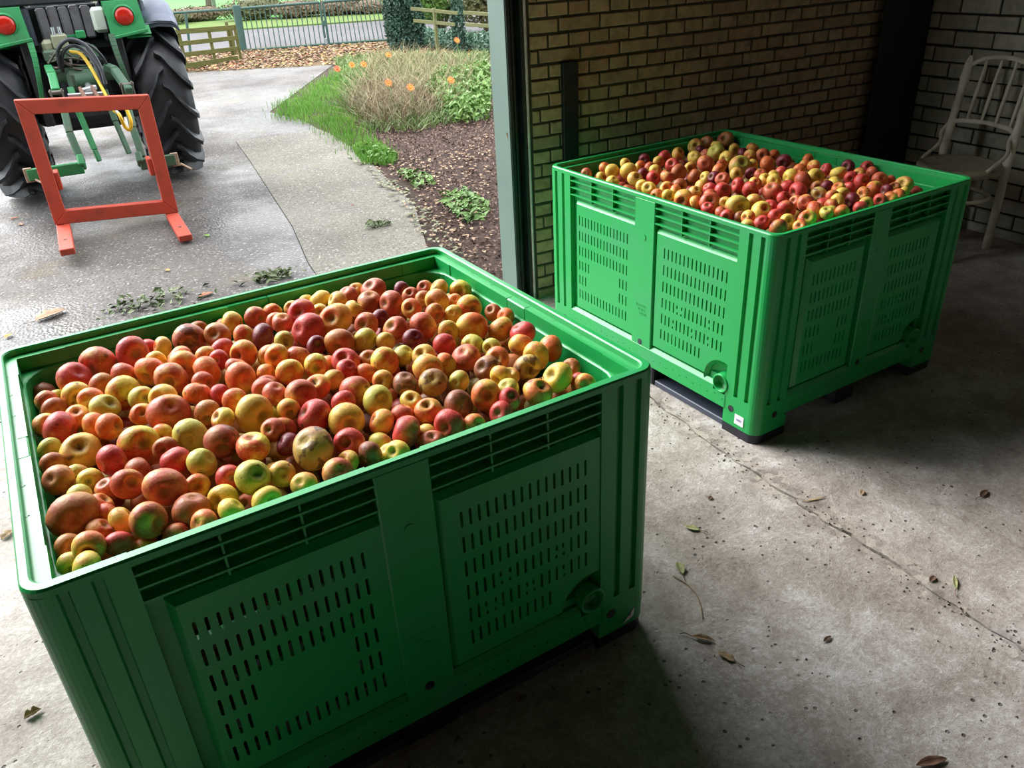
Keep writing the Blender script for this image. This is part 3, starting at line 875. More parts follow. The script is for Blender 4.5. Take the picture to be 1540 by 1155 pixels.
def trace(TR, T, base, dome):
    Ti = T.inverted()
    out = []
    for (ox, oy), sc_, txt in TR:
        for q in txt.split():
            x, y, r, k = q.split(',')
            px, py, rp = ox + float(x) / sc_, oy + float(y) / sc_, float(r) / sc_
            d = ray(px, py)
            o, dd = Ti @ CAM, (Ti.to_3x3() @ d)
            t = (base - o.z) / dd.z
            for _ in range(12):
                p = o + dd * t
                t += (heap(p.x, p.y, base, dome) - p.z) / dd.z * .8
            rad = rp / FPX * t
            rmin = .0245
            if rad < rmin:
                t += (rmin - rad) * 1.6; rad = rmin
            out.append([o.copy(), dd.copy(), t, rad, k, px, py])
    # let heaped neighbours slide along the sight line until they only just touch
    for it in range(60):
        for i in range(len(out)):
            for j in range(i + 1, len(out)):
                a, b = out[i], out[j]
                if abs(a[5] - b[5]) > 90 or abs(a[6] - b[6]) > 90: continue
                pa, pb = a[0] + a[1] * a[2], b[0] + b[1] * b[2]
                need = (a[3] + b[3]) * .90
                dv = pb - pa
                if dv.length < need:
                    s_ = (need - dv.length) * .3
                    sh = dv.normalized() * (need - dv.length) * .03
                    a[0] -= sh; b[0] += sh
                    if a[2] < b[2] or (a[2] == b[2]): a[2] -= s_; b[2] += s_
                    else: a[2] += s_; b[2] -= s_
        for a in out:
            p = a[0] + a[1] * a[2]
            hz = heap(p.x, p.y, base, dome)
            lo, hi = hz - .055, hz + .014
            if p.z > hi: a[2] += (hi - p.z) / a[1].z * .5
            if p.z < lo: a[2] += (lo - p.z) / a[1].z * .5
    for a in out:
        p = a[0] + a[1] * a[2]
        m = .046 + a[3] * .95
        a.append(Vector((min(max(p.x, m), L_ - m), min(max(p.y, m), W_ - m), p.z)))
    return out
ORD = ['first', 'second', 'third', 'fourth', 'fifth', 'sixth', 'seventh', 'eighth', 'ninth', 'tenth', 'eleventh', 'twelfth', 'thirteenth', 'fourteenth', 'fifteenth', 'sixteenth', 'seventeenth', 'eighteenth', 'nineteenth', 'twentieth', 'twenty-first', 'twenty-second', 'twenty-third', 'twenty-fourth', 'twenty-fifth', 'twenty-sixth']
def put_apples(TR, T, base, dome, rows, where, group, rz):
    lst = trace(TR, T, base, dome)
    srt = sorted(lst, key=lambda a: -a[7].y if rz == 0 else -a[7].y)
    per = math.ceil(len(srt) / rows)
    made = []
    for r_ in range(rows):
        row = sorted(srt[r_ * per:(r_ + 1) * per], key=lambda a: a[7].x)
        med = sorted(a[3] for a in lst)[len(lst) // 2]
        for i, a in enumerate(row):
            kind, rot = a[4][0], len(a[4]) > 1
            me = apple_me[random.randrange(len(apple_me))]
            o = bpy.data.objects.new('apple', me)
            COL.objects.link(o)
            p = T @ a[7]
            o.location = p
            o.scale = (a[3] * .97,) * 3
            # many show their stem hollow to the viewer, others lie on their side
            v = (CAM - p).normalized()
            up = (v * random.uniform(.1, 1.7) + Vector((random.uniform(-1, 1), random.uniform(-1, 1), random.uniform(-.5, 1)))).normalized()
            if random.random() < .35: up = -up
            q = up.to_track_quat('Z', 'Y')
            o.rotation_euler = (q.to_matrix() @ Matrix.Rotation(random.uniform(0, 6.28), 3, 'Z')).to_euler()
            o.material_slots[0].link = 'OBJECT'
            o.material_slots[0].material = rot_mats.get(kind, AP[kind][1]) if rot else AP[kind][1]
            size = 'big ' if a[3] > med * 1.22 else ('small ' if a[3] < med * .8 else '')
            tag(o, '%s%s%s apple, %s from left, %s row from back, %s' % (size, 'bruised ' if rot else '', AP[kind][0], ORD[i], ORD[r_], where), 'apple', group)
            if random.random() < .07:
                s_ = bpy.data.objects.new('stem', stem_me); COL.objects.link(s_); s_.parent = o
            made.append((a[7], a[3]))
    return made
near_pts = put_apples(TR1, T1, .690, .045, 12, 'near crate', 'apples heaped in the near crate', 0)
far_pts = put_apples(TR2, T2, .712, .035, 9, 'far crate', 'apples heaped in the far crate', 1)

# the fruit below: packed, only glimpsed between the top apples and through the slots
fill_mats = [simple('buried_apple_' + n, c, c2, 22, .5) for n, c, c2 in (('red', srgb(150, 48, 50), srgb(176, 76, 60)), ('orange', srgb(186, 116, 64), srgb(176, 84, 56)), ('gold', srgb(190, 150, 74), srgb(176, 130, 66)), ('olive', srgb(140, 132, 62), srgb(160, 130, 66)), ('russet', srgb(128, 78, 52), srgb(150, 96, 62)))]
def buried(T, base, dome, top, label):
    protos = [apple_mesh(40 + k, 10, 7) for k in range(4)]
    V, F, MI, SM = [], [], [], 0
    pts = []
    z = base - .052
    for layer in range(9):
        step = .064
        for i in range(int(1.1 / step) + 1):
            for j in range(int(.9 / step) + 1):
                x = .046 + .034 + i * step + (step / 2 if layer % 2 else 0) + random.uniform(-.006, .006)
                y = .046 + .034 + j * step + (step / 2 if layer % 2 else 0) + random.uniform(-.006, .006)
                if x > 1.12 or y > .92: continue
                if layer >= 2 and .17 < x < 1.03 and .17 < y < .83: continue
                pts.append((x, y, min(heap(x, y, base, dome) - .058, 9) - layer * .056 + random.uniform(-.004, .004)))
    b = 0
    for (x, y, z) in pts:
        if z < .14: continue
        p = random.choice(protos)
        r_ = random.uniform(.028, .032)
        if z > base - .16:
            near_ = min(((Vector((x, y, z)) - q).length - rq for q, rq in top), default=1)
            if near_ < r_ * .93: continue
        E_ = Euler((random.uniform(0, 6), random.uniform(0, 6), random.uniform(0, 6))).to_matrix() * r_
        V += [tuple(E_ @ Vector(v) + Vector((x, y, z))) for v in p.v]
        F += [tuple(b + i for i in f) for f in p.f]
        MI += [random.randrange(5)] * len(p.f)
        b += len(p.v)
    me = bpy.data.meshes.new('buried_apples')
    me.from_pydata(V, [], F)
    for m_ in fill_mats: me.materials.append(m_)
    me.polygons.foreach_set('material_index', MI)
    me.polygons.foreach_set('use_smooth', [True] * len(F))
    me.transform(T)
    o = link('buried_apples', me)
    tag(o, label, 'apples', None, 'stuff')
buried(T1, .690, .045, near_pts, 'apples packed beneath the top layer of the near crate')
buried(T2, .712, .035, far_pts, 'apples packed beneath the top layer of the far crate')

# ================================================================== TRACTOR
def metal(name, c, c2=None, rough=.45, metal_=.0, dirt=(.05, .045, .035, 1), amt=.5):
    t = NT(name)
    co = t.coord('Object')
    a = t.noise(co, 9, 6, .65)
    col = t.mix(t.math('MULTIPLY', t.fr(a, .5, .68), amt), t.mix(t.noise(co, 3, 2), c, c2 or c), dirt)
    t.bump(a, .12, .003)
    return t.out(col, t.ramp(a, [(.3, (rough,) * 3), (.7, (min(1, rough + .25),) * 3)]), metal_, .5)
tg = metal('tractor_green', srgb(24, 116, 62), srgb(40, 136, 80))
tgo = metal('worn_green', srgb(46, 82, 58), srgb(62, 94, 72), .6, 0, srgb(96, 92, 84), .7)
blk = metal('tractor_black', srgb(26, 28, 32), srgb(36, 40, 46), .5, 0, srgb(58, 56, 54), .5)
gpl = metal('grey_fender_plastic', srgb(84, 92, 108), srgb(96, 104, 120), .5, 0, srgb(96, 98, 104), .3)
chrome = metal('bright_metal', srgb(190, 196, 200), srgb(150, 156, 160), .25, .8, srgb(90, 90, 90), .3)
cream = metal('cream_paint', srgb(206, 214, 204), srgb(190, 204, 190), .4, 0, srgb(150, 160, 150), .3)
rust = metal('rusty_steel', srgb(112, 74, 58), srgb(92, 66, 54), .75, .2)
yel = simple('yellow_hose', srgb(226, 190, 40), srgb(200, 160, 30), 20, .4)
hose = simple('black_hose', srgb(40, 42, 48), srgb(58, 60, 68), 20, .4)
glass = NT('tinted_glass'); glass.b.inputs['Transmission Weight'].default_value = .85
glass = glass.out(srgb(150, 190, 190), .05, 0, .5)
lens = simple('red_lens', srgb(186, 38, 24), srgb(166, 26, 20), 60, .2)
def rubber():
    t = NT('tyre_rubber')
    co = t.coord('Object')
    a = t.noise(co, 6, 6, .65)
    col = t.ramp(a, [(.35, srgb(20, 21, 24)), (.62, srgb(38, 40, 46)), (.75, srgb(60, 54, 48))])
    t.bump(t.noise(co, 40, 4), .15, .003)
    return t.out(col, t.ramp(a, [(.3, (.35,) * 3), (.7, (.7,) * 3)]), 0, .5)
rub = rubber()
TX, TY = .14, 7.33
tr_ = empty('tractor', (TX, TY, 0))
tag(tr_, 'green tractor seen from behind, parked on the wet driveway at the left', 'tractor')
def rel(*p): return (p[0] - TX, p[1] - TY, p[2])
def rel_box(m, x0, x1, y0, y1, z0, z1, b=.006): return m.cbox(x0 - TX, x1 - TX, y0 - TY, y1 - TY, z0, z1, b)
def wheel(name, cx, cy, Rw, w, nl, hub, parent):
    root = link(name, MB().lathe([(.0001, w * .22), (Rw * .12, w * .24), (Rw * .22, w * .20), (Rw * .50, w * .16), (Rw * .58, w * .36), (Rw * .60, w * .40), (Rw * .60, -w * .40), (Rw * .56, -w * .34), (Rw * .46, -w * .05), (Rw * .2, -.03), (.0001, -.03)], 32, Matrix.Rotation(R(90), 4, 'Y')).mesh(name), hub, parent, (cx - TX, cy - TY, Rw))
    b = Rw - .06
    prof = [(Rw * .58, w * .38), (Rw * .66, w * .47), (b * .86, w * .5), (b * .955, w * .46), (b * .99, w * .34), (b, 0), (b * .99, -w * .34), (b * .955, -w * .46), (b * .86, -w * .5), (Rw * .66, -w * .47), (Rw * .58, -w * .38), (Rw * .57, 0), (Rw * .58, w * .38)]
    m = MB().lathe(prof, 56, Matrix.Rotation(R(90), 4, 'Y'))
    def P(s, ph, rr):    # s across -1..1
        return (s * w * .5, -math.cos(ph) * rr, math.sin(ph) * rr)
    for k in range(nl):
        for side in (-1, 1):
            ph0 = 2 * math.pi * (k + (.5 if side > 0 else 0)) / nl
            secs = []
            for s, dph, rb, rt, wd in ((-.08, .04, .98, 1.0, .034), (.12, .0, .98, 1.0, .042), (.35, -.13, .975, 1.0, .044), (.65, -.27, .965, .992, .050), (.95, -.37, .93, .97, .056), (1.05, -.40, .83, .88, .056)):
                ph = ph0 + dph
                h = wd * .5 / Rw
                ht = h * .72
                bb, tt = b * (rb - .02), Rw * rt
                sx_ = side * s
                secs.append([P(sx_, ph - h, bb), P(sx_, ph - ht, tt), P(sx_, ph + ht, tt), P(sx_, ph + h, bb)])
            v = [p for q in secs for p in q]
            f = []
            for i in range(len(secs) - 1):
                for j in range(3): f.append((i * 4 + j, i * 4 + j + 1, i * 4 + 5 + j, i * 4 + 4 + j))
            f += [(0, 1, 2, 3), (20, 21, 22, 23)]
            m.add(v, f)
    me = m.mesh('tyre')
    bm = bmesh.new(); bm.from_mesh(me); bmesh.ops.recalc_face_normals(bm, faces=bm.faces[:]); bm.to_mesh(me); bm.free()
    link('tyre', me, rub, root)
    return root
wheel('rear_wheel', .685, 7.33, .62, .38, 16, tgo, tr_)
wheel('rear_wheel', -.405, 7.33, .62, .38, 16, tgo, tr_)
wheel('front_wheel', .66, 9.35, .40, .24, 16, tgo, tr_)
wheel('front_wheel', -.38, 9.35, .40, .24, 16, tgo, tr_)
# transmission, axle, engine and hood
m = MB(); rel_box(m, -.06, .36, 6.98, 8.2, .48, .98, .03); rel_box(m, .0, .30, 6.86, 7.05, .56, .86, .03); rel_box(m, -.22, .50, 7.22, 7.44, .50, .74, .03)
m.tube([rel(-.3, 7.33, .62), rel(.6, 7.33, .62)], .07, 14); rel_box(m, .0, .3, 8.1, 9.7, .5, .8, .03); m.tube([rel(-.35, 9.35, .4), rel(.62, 9.35, .4)], .045, 10)
rel_box(m, -.20, .46, 7.12, 7.3, .70, 1.32, .01)  # added dark box closing the bright gap between the wheels, in place of shade
m.build('gearbox_axle_and_dark_fill', blk, tr_)
m = MB(); rel_box(m, -.12, .42, 8.35, 9.85, .78, 1.32, .06); m.build('hood', tg, tr_)
m = MB(); rel_box(m, .0, .3, 9.86, 9.9, .86, 1.2, .01); m.build('grille', blk, tr_)
# cab
m = MB(); rel_box(m, -.34, .70, 6.98, 7.06, 1.335, 1.40, .012); rel_box(m, -.34, .70, 7.06, 8.3, 1.02, 1.09, .01)
for x in (-.36, .68):
    m.beam(rel(x, 7.0, 1.36), rel(x, 7.1, 2.2), .05, .06, b=.008); m.beam(rel(x, 8.3, 1.06), rel(x, 8.15, 2.2), .05, .06, b=.008)
    m.beam(rel(x, 7.05, 2.18), rel(x, 8.2, 2.18), .05, .05, b=.008)
m.build('cab_frame', blk, tr_)
m = MB(); rel_box(m, -.30, .65, 7.0, 7.012, 1.40, 2.15, .003); m.build('rear_window', glass, tr_)
m = MB(); rel_box(m, -.42, .74, 6.95, 8.35, 2.2, 2.30, .04); m.build('cab_roof', tg, tr_)
m = MB(); rel_box(m, -.34, -.06, 7.0, 7.10, 1.06, 1.335, .02); rel_box(m, .38, .70, 7.02, 7.10, 1.06, 1.335, .02); rel_box(m, -.06, .38, 7.22, 7.34, 1.0, 1.335, .02)
m.build('cab_rear_panel', metal('dark_blue_grey_panel', srgb(44, 50, 60), srgb(60, 68, 80), .5), tr_)
m = MB(); rel_box(m, -.10, .06, 7.3, 7.7, 1.1, 1.5, .05); m.build('seat', blk, tr_)
# fenders
def fender(cx, side, name_parent):
    xin, xout = cx - side * .17, cx + side * .0
    Rf = .70
    m = MB()
    v, f = [], []
    ang = [R(a) for a in range(44, 131, 8)]
    for a in ang:
        yy, zz = Rf * -math.cos(a), min(.62 + Rf * math.sin(a), 1.27)
        v += [(xin - TX, yy, zz), (xout - TX, yy, zz), (xin - TX, yy, zz - .02), (xout - TX, yy, zz - .02)]
    for i in range(len(ang) - 1):
        a, b = i * 4, i * 4 + 4
        f += [(a, a + 1, b + 1, b), (a + 2, b + 2, b + 3, a + 3), (a, b, b + 2, a + 2), (a + 1, a + 3, b + 3, b + 1)]
    m.add(v, f)
    o = m.build('fender', tg, tr_)
    lxx = (.415 if side > 0 else -.105)
    st = [(lxx, 6.81, 1.12), (lxx, 6.77, 1.02), (lxx + .012 * side, 6.75, .90), (lxx + .03 * side, 6.77, .78), (lxx + .05 * side, 6.82, .66)]
    m = MB()
    st = catmull(st, 4)
    for i_, (p, q) in enumerate(zip(st[:-1], st[1:])): m.beam(rel(*p), rel(*(q + (q - p) * .12)), .055 - .002 * i_, .04 - .001 * i_, (1, 0, 0), .002)
    m.build('fender_edge', tg if side < 0 else tgo, o)
    m = MB(); rel_box(m, min(lxx, lxx + side * .07), max(lxx, lxx + side * .07), 6.86, 7.6, .55, 1.25, .01)
    m.build('wheel_arch_wall', blk, o)
    # lamp housing: a green tapered box at the back of the fender
    lx = .53 if side > 0 else -.22
    ly = 6.80
    h = MB()
    x0, x1 = lx - .115, lx + .115
    h.add([rel(x0, ly + .05, 1.335), rel(x1, ly + .05, 1.335), rel(x1 + .01, ly, 1.14), rel(x0 - .0, ly, 1.10), rel(x0, ly + .3, 1.335), rel(x1, ly + .3, 1.335), rel(x1, ly + .3, 1.12), rel(x0, ly + .3, 1.08)],
          [(0, 1, 2, 3), (4, 7, 6, 5), (0, 4, 5, 1), (3, 2, 6, 7), (0, 3, 7, 4), (1, 5, 6, 2)])
    h.beam(rel(x0, ly - .01, 1.10), rel(x1 + .02, ly - .01, 1.135), .03, .022, b=.004)
    hs = h.build('lamp_housing', tg, o)
    Ml = Matrix.Translation(rel(lx, ly + .02, 1.235)) @ Matrix.Rotation(R(90 + 8), 4, 'X')
    MB().lathe([(.0001, .034), (.04, .032), (.060, .022), (.064, .0)], 24, Ml).build('tail_lamp', lens, o)
    MB().lathe([(.064, .0), (.064, .02), (.074, .018), (.076, 0), (.076, -.01)], 24, Ml).build('lamp_ring', tg, o)
    # grey wide fender extension
    g = MB()
    v, f = [], []
    xa, xb = lx + side * .115, lx + side * .36
    for a in range(52, 128, 8):
        yy, zz = -Rf * math.cos(R(a)) * 1.0, .62 + Rf * math.sin(R(a)) * 1.02
        for t, dz in ((0, .0), (.45, .012), (.85, .0), (1, -.03)):
            v.append((xa + (xb - xa) * t - TX, yy, zz + dz - .03 + .02))
    n = len(range(52, 128, 8))
    for i in range(n - 1):
        for j in range(3): f.append((i * 4 + j, i * 4 + j + 1, i * 4 + 5 + j, i * 4 + 4 + j))
    # back skirt
    k = len(v)
    for j in range(4):
        p = v[j]; v.append((p[0], p[1] - .01, p[2] - .04))
    for j in range(3): f.append((j, j + 1, k + j + 1, k + j))
    g.add(v, f, True)
    go = g.build('fender_extension', gpl, o)
    md = go.modifiers.new('th', 'SOLIDIFY'); md.thickness = .012
fender(.685, 1, 'R'); fender(-.405, -1, 'L')
# battery box with ribbed lid
m = MB()
for k in range(5): rel_box(m, -.02 + k * .072, .045 + k * .072, 7.0, 7.22, 1.10, 1.312 + .006 * (k % 2), .012)
m.build('ribbed_box', metal('grey_box_plastic', srgb(84, 84, 90), srgb(104, 102, 108), .5), tr_)
m = MB(); rel_box(m, .325, .43, 6.96, 7.05, 1.13, 1.30, .022); m.build('work_lamp', cream, tr_)
m = MB(); rel_box(m, .03, .13, 6.78, 6.95, 1.06, 1.15, .008); rel_box(m, -.04, .04, 6.80, 6.95, 1.02, 1.12, .02); m.build('valve_block', metal('valve_block_paint', srgb(150, 148, 120), srgb(120, 128, 108), .5), tr_)
MB().tube([rel(.055, 6.8, 1.15), rel(.055, 6.8, 1.20)], .012, 8).tube([rel(.095, 6.8, 1.15), rel(.095, 6.8, 1.20)], .012, 8).build('valve_plug', chrome, tr_)
m = MB(); rel_box(m, .19, .25, 6.8, 6.86, 1.115, 1.165, .006); m.beam(rel(.10, 6.84, 1.12), rel(.22, 6.84, 1.13), .03, .03); m.build('green_bracket', tg, tr_)
m = MB(); rel_box(m, -.05, .30, 6.76, 7.0, .98, 1.06, .015); m.tube([rel(-.06, 6.72, .90), rel(.38, 6.72, .88)], .048, 14)
rel_box(m, .05, .29, 6.62, 6.98, .80, .93, .03); m.tube([rel(.10, 6.58, .86), rel(.25, 6.58, .86)], .05, 12)
m.build('hydraulic_lift_housing', tgo, tr_)
m = MB()
for k in range(9):
    a = rel(random.uniform(-.05, .25), 6.74, random.uniform(.95, 1.04)); b = rel(random.uniform(-.05, .28), 6.70, random.uniform(.90, 1.0)); c = rel((a[0] + TX + b[0] + TX) / 2, 6.64, random.uniform(.92, 1.06))
    m.tube(catmull([a, c, b], 5), random.choice([.006, .008, .010]), 6)
m.build('small_pipes', metal('pipe_metal', srgb(110, 104, 92), srgb(70, 66, 60), .4, .5), tr_)
for pts, r_ in (([(.03, 6.66, .95), (.05, 6.60, 1.07), (.13, 6.55, 1.13), (.22, 6.52, 1.09), (.27, 6.48, .97), (.275, 6.44, .84)], .0135),
                ([(.04, 6.68, .93), (.07, 6.62, 1.04), (.14, 6.57, 1.09), (.21, 6.55, 1.05), (.25, 6.50, .95), (.26, 6.46, .83)], .0125),
                ([(.14, 6.62, 1.12), (.25, 6.6, 1.08), (.31, 6.62, 1.0), (.33, 6.66, .92)], .010)):
    MB().tube(catmull([rel(*p) for p in pts], 6), r_, 8).build('hydraulic_hose', hose, tr_)
MB().tube(catmull([rel(*p) for p in [(.12, 6.62, 1.05), (.18, 6.58, 1.03), (.22, 6.52, .93), (.25, 6.42, .80), (.27, 6.25, .70), (.285, 6.0, .70), (.30, 5.985, .62), (.325, 5.98, .60), (.345, 5.985, .65), (.34, 6.02, .72)]], 6), .0115, 8).build('yellow_hose', yel, tr_)
# top link with ball end
m = MB(); m.tube([rel(.17, 6.6, .84), rel(.165, 6.12, .795)], .022, 10); m.lathe([(.0001, -.035), (.03, -.026), (.042, 0), (.03, .026), (.0001, .035)], 16, Matrix.Translation(rel(.165, 6.10, .80)) @ Matrix.Rotation(R(90), 4, 'Y'))
m.build('top_link', chrome, tr_)
m = MB(); m.beam(rel(.115, 6.12, .85), rel(.20, 6.16, .86), .04, .03, b=.006); m.tube(catmull([rel(*p) for p in [(.20, 6.1, .80), (.235, 6.07, .80), (.255, 6.05, .76), (.285, 6.0, .70)]], 5), .008, 8); m.build('top_link_catch', chrome, tr_)
# lift arms, links, drawbar stays
def arm(pts, w, h, mat, nm='lift_arm'):
    m = MB()
    for a, b in zip(pts[:-1], pts[1:]): m.beam(rel(*a), rel(*b), w, h, b=.006)
    return m.build(nm, mat, tr_)
arm([(-.04, 6.7, .95), (-.03, 6.45, .93), (-.035, 6.3, .84)], .05, .055, tg); arm([(.33, 6.7, .92), (.355, 6.45, .92), (.40, 6.25, .80)], .05, .055, tgo)
for x in (-.035, .395):
    m = MB()
    for s_ in (-1, 1): m.beam(rel(x + s_ * .034, 6.28, .86), rel(x + s_ * .034, 6.28, .76), .012, .03, b=.003)
    m.beam(rel(x - .04, 6.28, .76), rel(x + .04, 6.28, .76), .03, .014, b=.003); m.tube([rel(x - .045, 6.28, .84), rel(x + .045, 6.28, .84)], .014, 8)
    m.build('lift_link_fork', metal('bare_fork_steel', srgb(120, 116, 108), srgb(92, 88, 82), .4, .6), tr_)
arm([(-.02, 6.28, .76), (-.03, 6.15, .60), (-.01, 6.05, .42)], .045, .03, tgo, 'lower_link'); arm([(.37, 6.3, .76), (.355, 6.15, .58), (.36, 6.05, .40)], .045, .03, tgo, 'lower_link')
arm([(.055, 6.5, .84), (.06, 6.4, .70), (.09, 6.35, .44), (.10, 6.34, .36)], .042, .02, tg, 'stabiliser_bar'); arm([(.26, 6.5, .80), (.27, 6.4, .60), (.30, 6.35, .38)], .04, .02, tgo, 'stabiliser_bar')
for side, xa, xb in ((-1, -.34, -.01), (1, .33, .56)):
    m = MB(); zc = .40 if side < 0 else .365
    m.beam(rel(xa, 6.0, zc), rel(xb, 6.0, zc), .03, .075, b=.006); m.beam(rel(-.01 if side < 0 else .34, 6.05, zc + .06), rel(-.015 if side < 0 else .335, 6.0, zc), .04, .08, b=.008)
    m.build('hitch_bar', tg if side < 0 else tgo, tr_)
    m = MB(); xe = -.33 if side < 0 else .555
    m.beam(rel(xe, 6.0, zc - .045), rel(xe, 6.0, zc + .045), .05, .02, b=.003); m.tube([rel(xe + .03, 5.98, zc - .03), rel(xe + .09 * (1 if side < 0 else .9), 5.90, zc - .06)], .008, 6)
    m.build('hitch_pin', metal('pin_steel', srgb(172, 150, 128), srgb(140, 118, 98), .5, .3), tr_)

# pallet fork frame hitched to the tractor
ff = empty('pallet_fork_frame', (.105, 5.85, 0))
tag(ff, 'orange-red welded steel pallet fork frame hitched behind the tractor', 'fork frame')
orange = metal('orange_red_paint', srgb(166, 54, 34), srgb(180, 68, 46), .5, 0, srgb(128, 52, 38), .55)
XL, XR = -.375, .375
def fz(x, z): return z - .055 * (x - XL) / (XR - XL)
def mitre(pts, y0, y1):
    m = MB(); n = len(pts)
    v = [(p[0], y0, fz(*p)) for p in pts] + [(p[0], y1, fz(*p)) for p in pts]
    m.add(v, [tuple(range(n)), tuple(range(n, 2 * n))[::-1]] + [(i, n + i, n + (i + 1) % n, (i + 1) % n) for i in range(n)])
    me = m.mesh('b'); bm = bmesh.new(); bm.from_mesh(me)
    bmesh.ops.bevel(bm, geom=bm.edges[:], offset=.0035, segments=1, affect='EDGES'); bmesh.ops.recalc_face_normals(bm, faces=bm.faces[:])
    bm.to_mesh(me); bm.free(); return me
w_ = .082
zt, zb = .872, .105
wt = .085
for nm, pts in (('top_beam', [(XL, zt), (XR, zt), (XR - w_, zt - wt), (XL + w_, zt - wt)]), ('bottom_beam', [(XL, zb), (XL + w_, zb + wt), (XR - w_, zb + wt), (XR, zb)]),
                ('upright', [(XL, zb), (XL, zt), (XL + w_, zt - wt), (XL + w_, zb + wt)]), ('upright', [(XR, zb), (XR - w_, zb + wt), (XR - w_, zt - wt), (XR, zt)])):
    me = mitre(pts, -.03, .03); me.name = nm
    link(nm, me, orange, ff)
for x0, x1, zo in ((XL + .005, XL + .085, .078), (XR - .085, XR - .005, .030)):
    m = MB(); m.cbox(x0, x1, -.61, .0, zo - .018, zo + .022, .004)
    t_ = m.build('tine', orange, ff)
    MB().tube([((x0 + x1) / 2, -.40, zo + .021), ((x0 + x1) / 2, -.40, zo + .0235)], .011, 10).build('tine_hole', blk, t_)
for x in (XL + .1, XR - .1):
    m = MB(); m.cbox(x - .018 if x < 0 else x - .01, x + .01 if x < 0 else x + .018, .0, .12, .31, .42, .004); m.build('hitch_lug', orange, ff)
for x in (.03, .10):
    m = MB(); m.beam((x - .01, .02, .80), (x - .03, .24, .86), .018, .045, (0, 0, 1), .003); m.build('top_lug', rust, ff)
MB().tube([(-.08, .2, .84), (.12, .2, .83)], .012, 8).build('top_pin', chrome, ff)
MB().tube([(XL + .04, 0, .0), (XL + .04, 0, .12)], .02, 8).tube([(XR - .04, 0, .0), (XR - .04, 0, .08)], .02, 8).build('rest_foot', rust, ff)

# ================================================================== GATE, FENCES, PLANTS OUTDOORS
gate_g = metal('gate_green', srgb(36, 66, 60), srgb(50, 80, 72), .5, 0, srgb(60, 84, 74), .3)
def wood(name, c, c2):
    t = NT(name); co = t.coord('Object', offs_random=True)
    mp = t.n('ShaderNodeMapping'); mp.inputs['Scale'].default_value = (3, 3, 30); t.l(co, mp.inputs['Vector'])
    n = t.noise(mp.outputs[0], 2, 5, .6)
    t.bump(n, .3, .006)
    return t.out(t.ramp(n, [(.3, c), (.7, c2)]), .85, 0, .2)
mossw = wood('mossy_wood', srgb(66, 70, 30), srgb(92, 88, 50))
palew = wood('weathered_wood', srgb(92, 94, 58), srgb(112, 112, 80))
GA, GB_ = G(366, 76), G(587, 60)
def gp(px, py): return VP(px, py, GA, GB_)
gate = empty('driveway_gate', (GA.x, GA.y, 0))
tag(gate, 'dark green double leaf metal bar gate closing the driveway', 'gate')
def gb(m, a, b, r_, n=6): m.tube([a - gate.location, b - gate.location], r_, n); return m
def leaf(x_tl, y_tl, x_tr, y_tr, x_bl, y_bl, x_br, y_br, nb):
    tl, tr2, bl, br = gp(x_tl, y_tl), gp(x_tr, y_tr), gp(x_bl, y_bl), gp(x_br, y_br)
    lf = MB()
    for a, b in ((tl, tr2), (bl, br), (tl, bl), (tr2, br)): gb(lf, a, b, .024)
    fr_ = lf.build('gate_leaf', gate_g, gate)
    for k in range(1, nb + 1):
        t = k / (nb + 1)
        gb(MB(), tl.lerp(tr2, t), bl.lerp(br, t), .0095).build('bar', gate_g, fr_)
leaf(358.5, 13, 480.5, 3.5, 370, 75.5, 490, 66.5, 15)
leaf(485.5, 3, 577, -4, 495, 66, 590, 59.5, 13)
p0 = gp(355, 8); p1 = gp(366, 76)
MB().tube([p1 - gate.location, p0 - gate.location], .075, 14).build('gate_post', gate_g, gate)
m = MB(); c_ = gp(488, 35) - gate.location; m.cbox(c_.x - .05, c_.x + .05, c_.y - .03, c_.y + .03, c_.z - .05, c_.z + .05, .01); m.build('gate_lock', gate_g, gate)
MB().cbox(gp(491, 66).x - gate.location.x - .03, gp(491, 66).x - gate.location.x + .03, gp(491, 66).y - gate.location.y - .03, gp(491, 66).y - gate.location.y + .03, 0, .12, .01).build('drop_bolt', chrome, gate)
# metal rail fence left of the gate
RA, RB = G(352, 78), G(262, 86)
rf = empty('metal_rail_fence', (RA.x, RA.y, 0))
tag(rf, 'thin dark green metal rail fence left of the gate post', 'fence')
a, b = VP(349, 13.5, RA, RB), VP(200, 24, RA, RB)
MB().tube([a - RA, b - RA], .022, 8).build('rail', gate_g, rf)
for px, pt, pb in ((279, 19.5, 84), (207, 24, 88)):
    t_ = VP(px, pt, RA, RB); q = VP(px + 8, pb, RA, RB)
    MB().tube([Vector((q.x, q.y, 0)) - RA, t_ - RA], .025, 8).build('post', gate_g, rf)
# mossy wooden fence in front of it
WA, WB = G(358, 90), G(287, 104)
wf = empty('wooden_fence', (WB.x, WB.y, 0))
tag(wf, 'low mossy wooden rail fence between the tractor and the gate', 'fence')
def wfp(px, py): return VP(px, py, WA, WB) - wf.location
def plank(name, a, b, h, th, mat, parent):
    return MB().beam(a, b, th, h, b=.004).build(name, mat, parent)
for (xa, ya, xb, yb, h) in ((230, 51, 352, 41, .075), (240, 69, 355, 57, .07), (245, 86, 357, 73, .07), (250, 105, 358, 88, .10)):
    plank('rail', wfp(xa, ya), wfp(xb, yb), h, .025, mossw, wf)
for px in (314, 353, 268):
    t_ = wfp(px, 45 if px < 330 else 40)
    plank('post', Vector((t_.x, t_.y + .03, 0)), Vector((t_.x, t_.y + .03, t_.z + .03)), .06, .05, mossw, wf)
WC, WD = G(358, 86), G(352, 72)
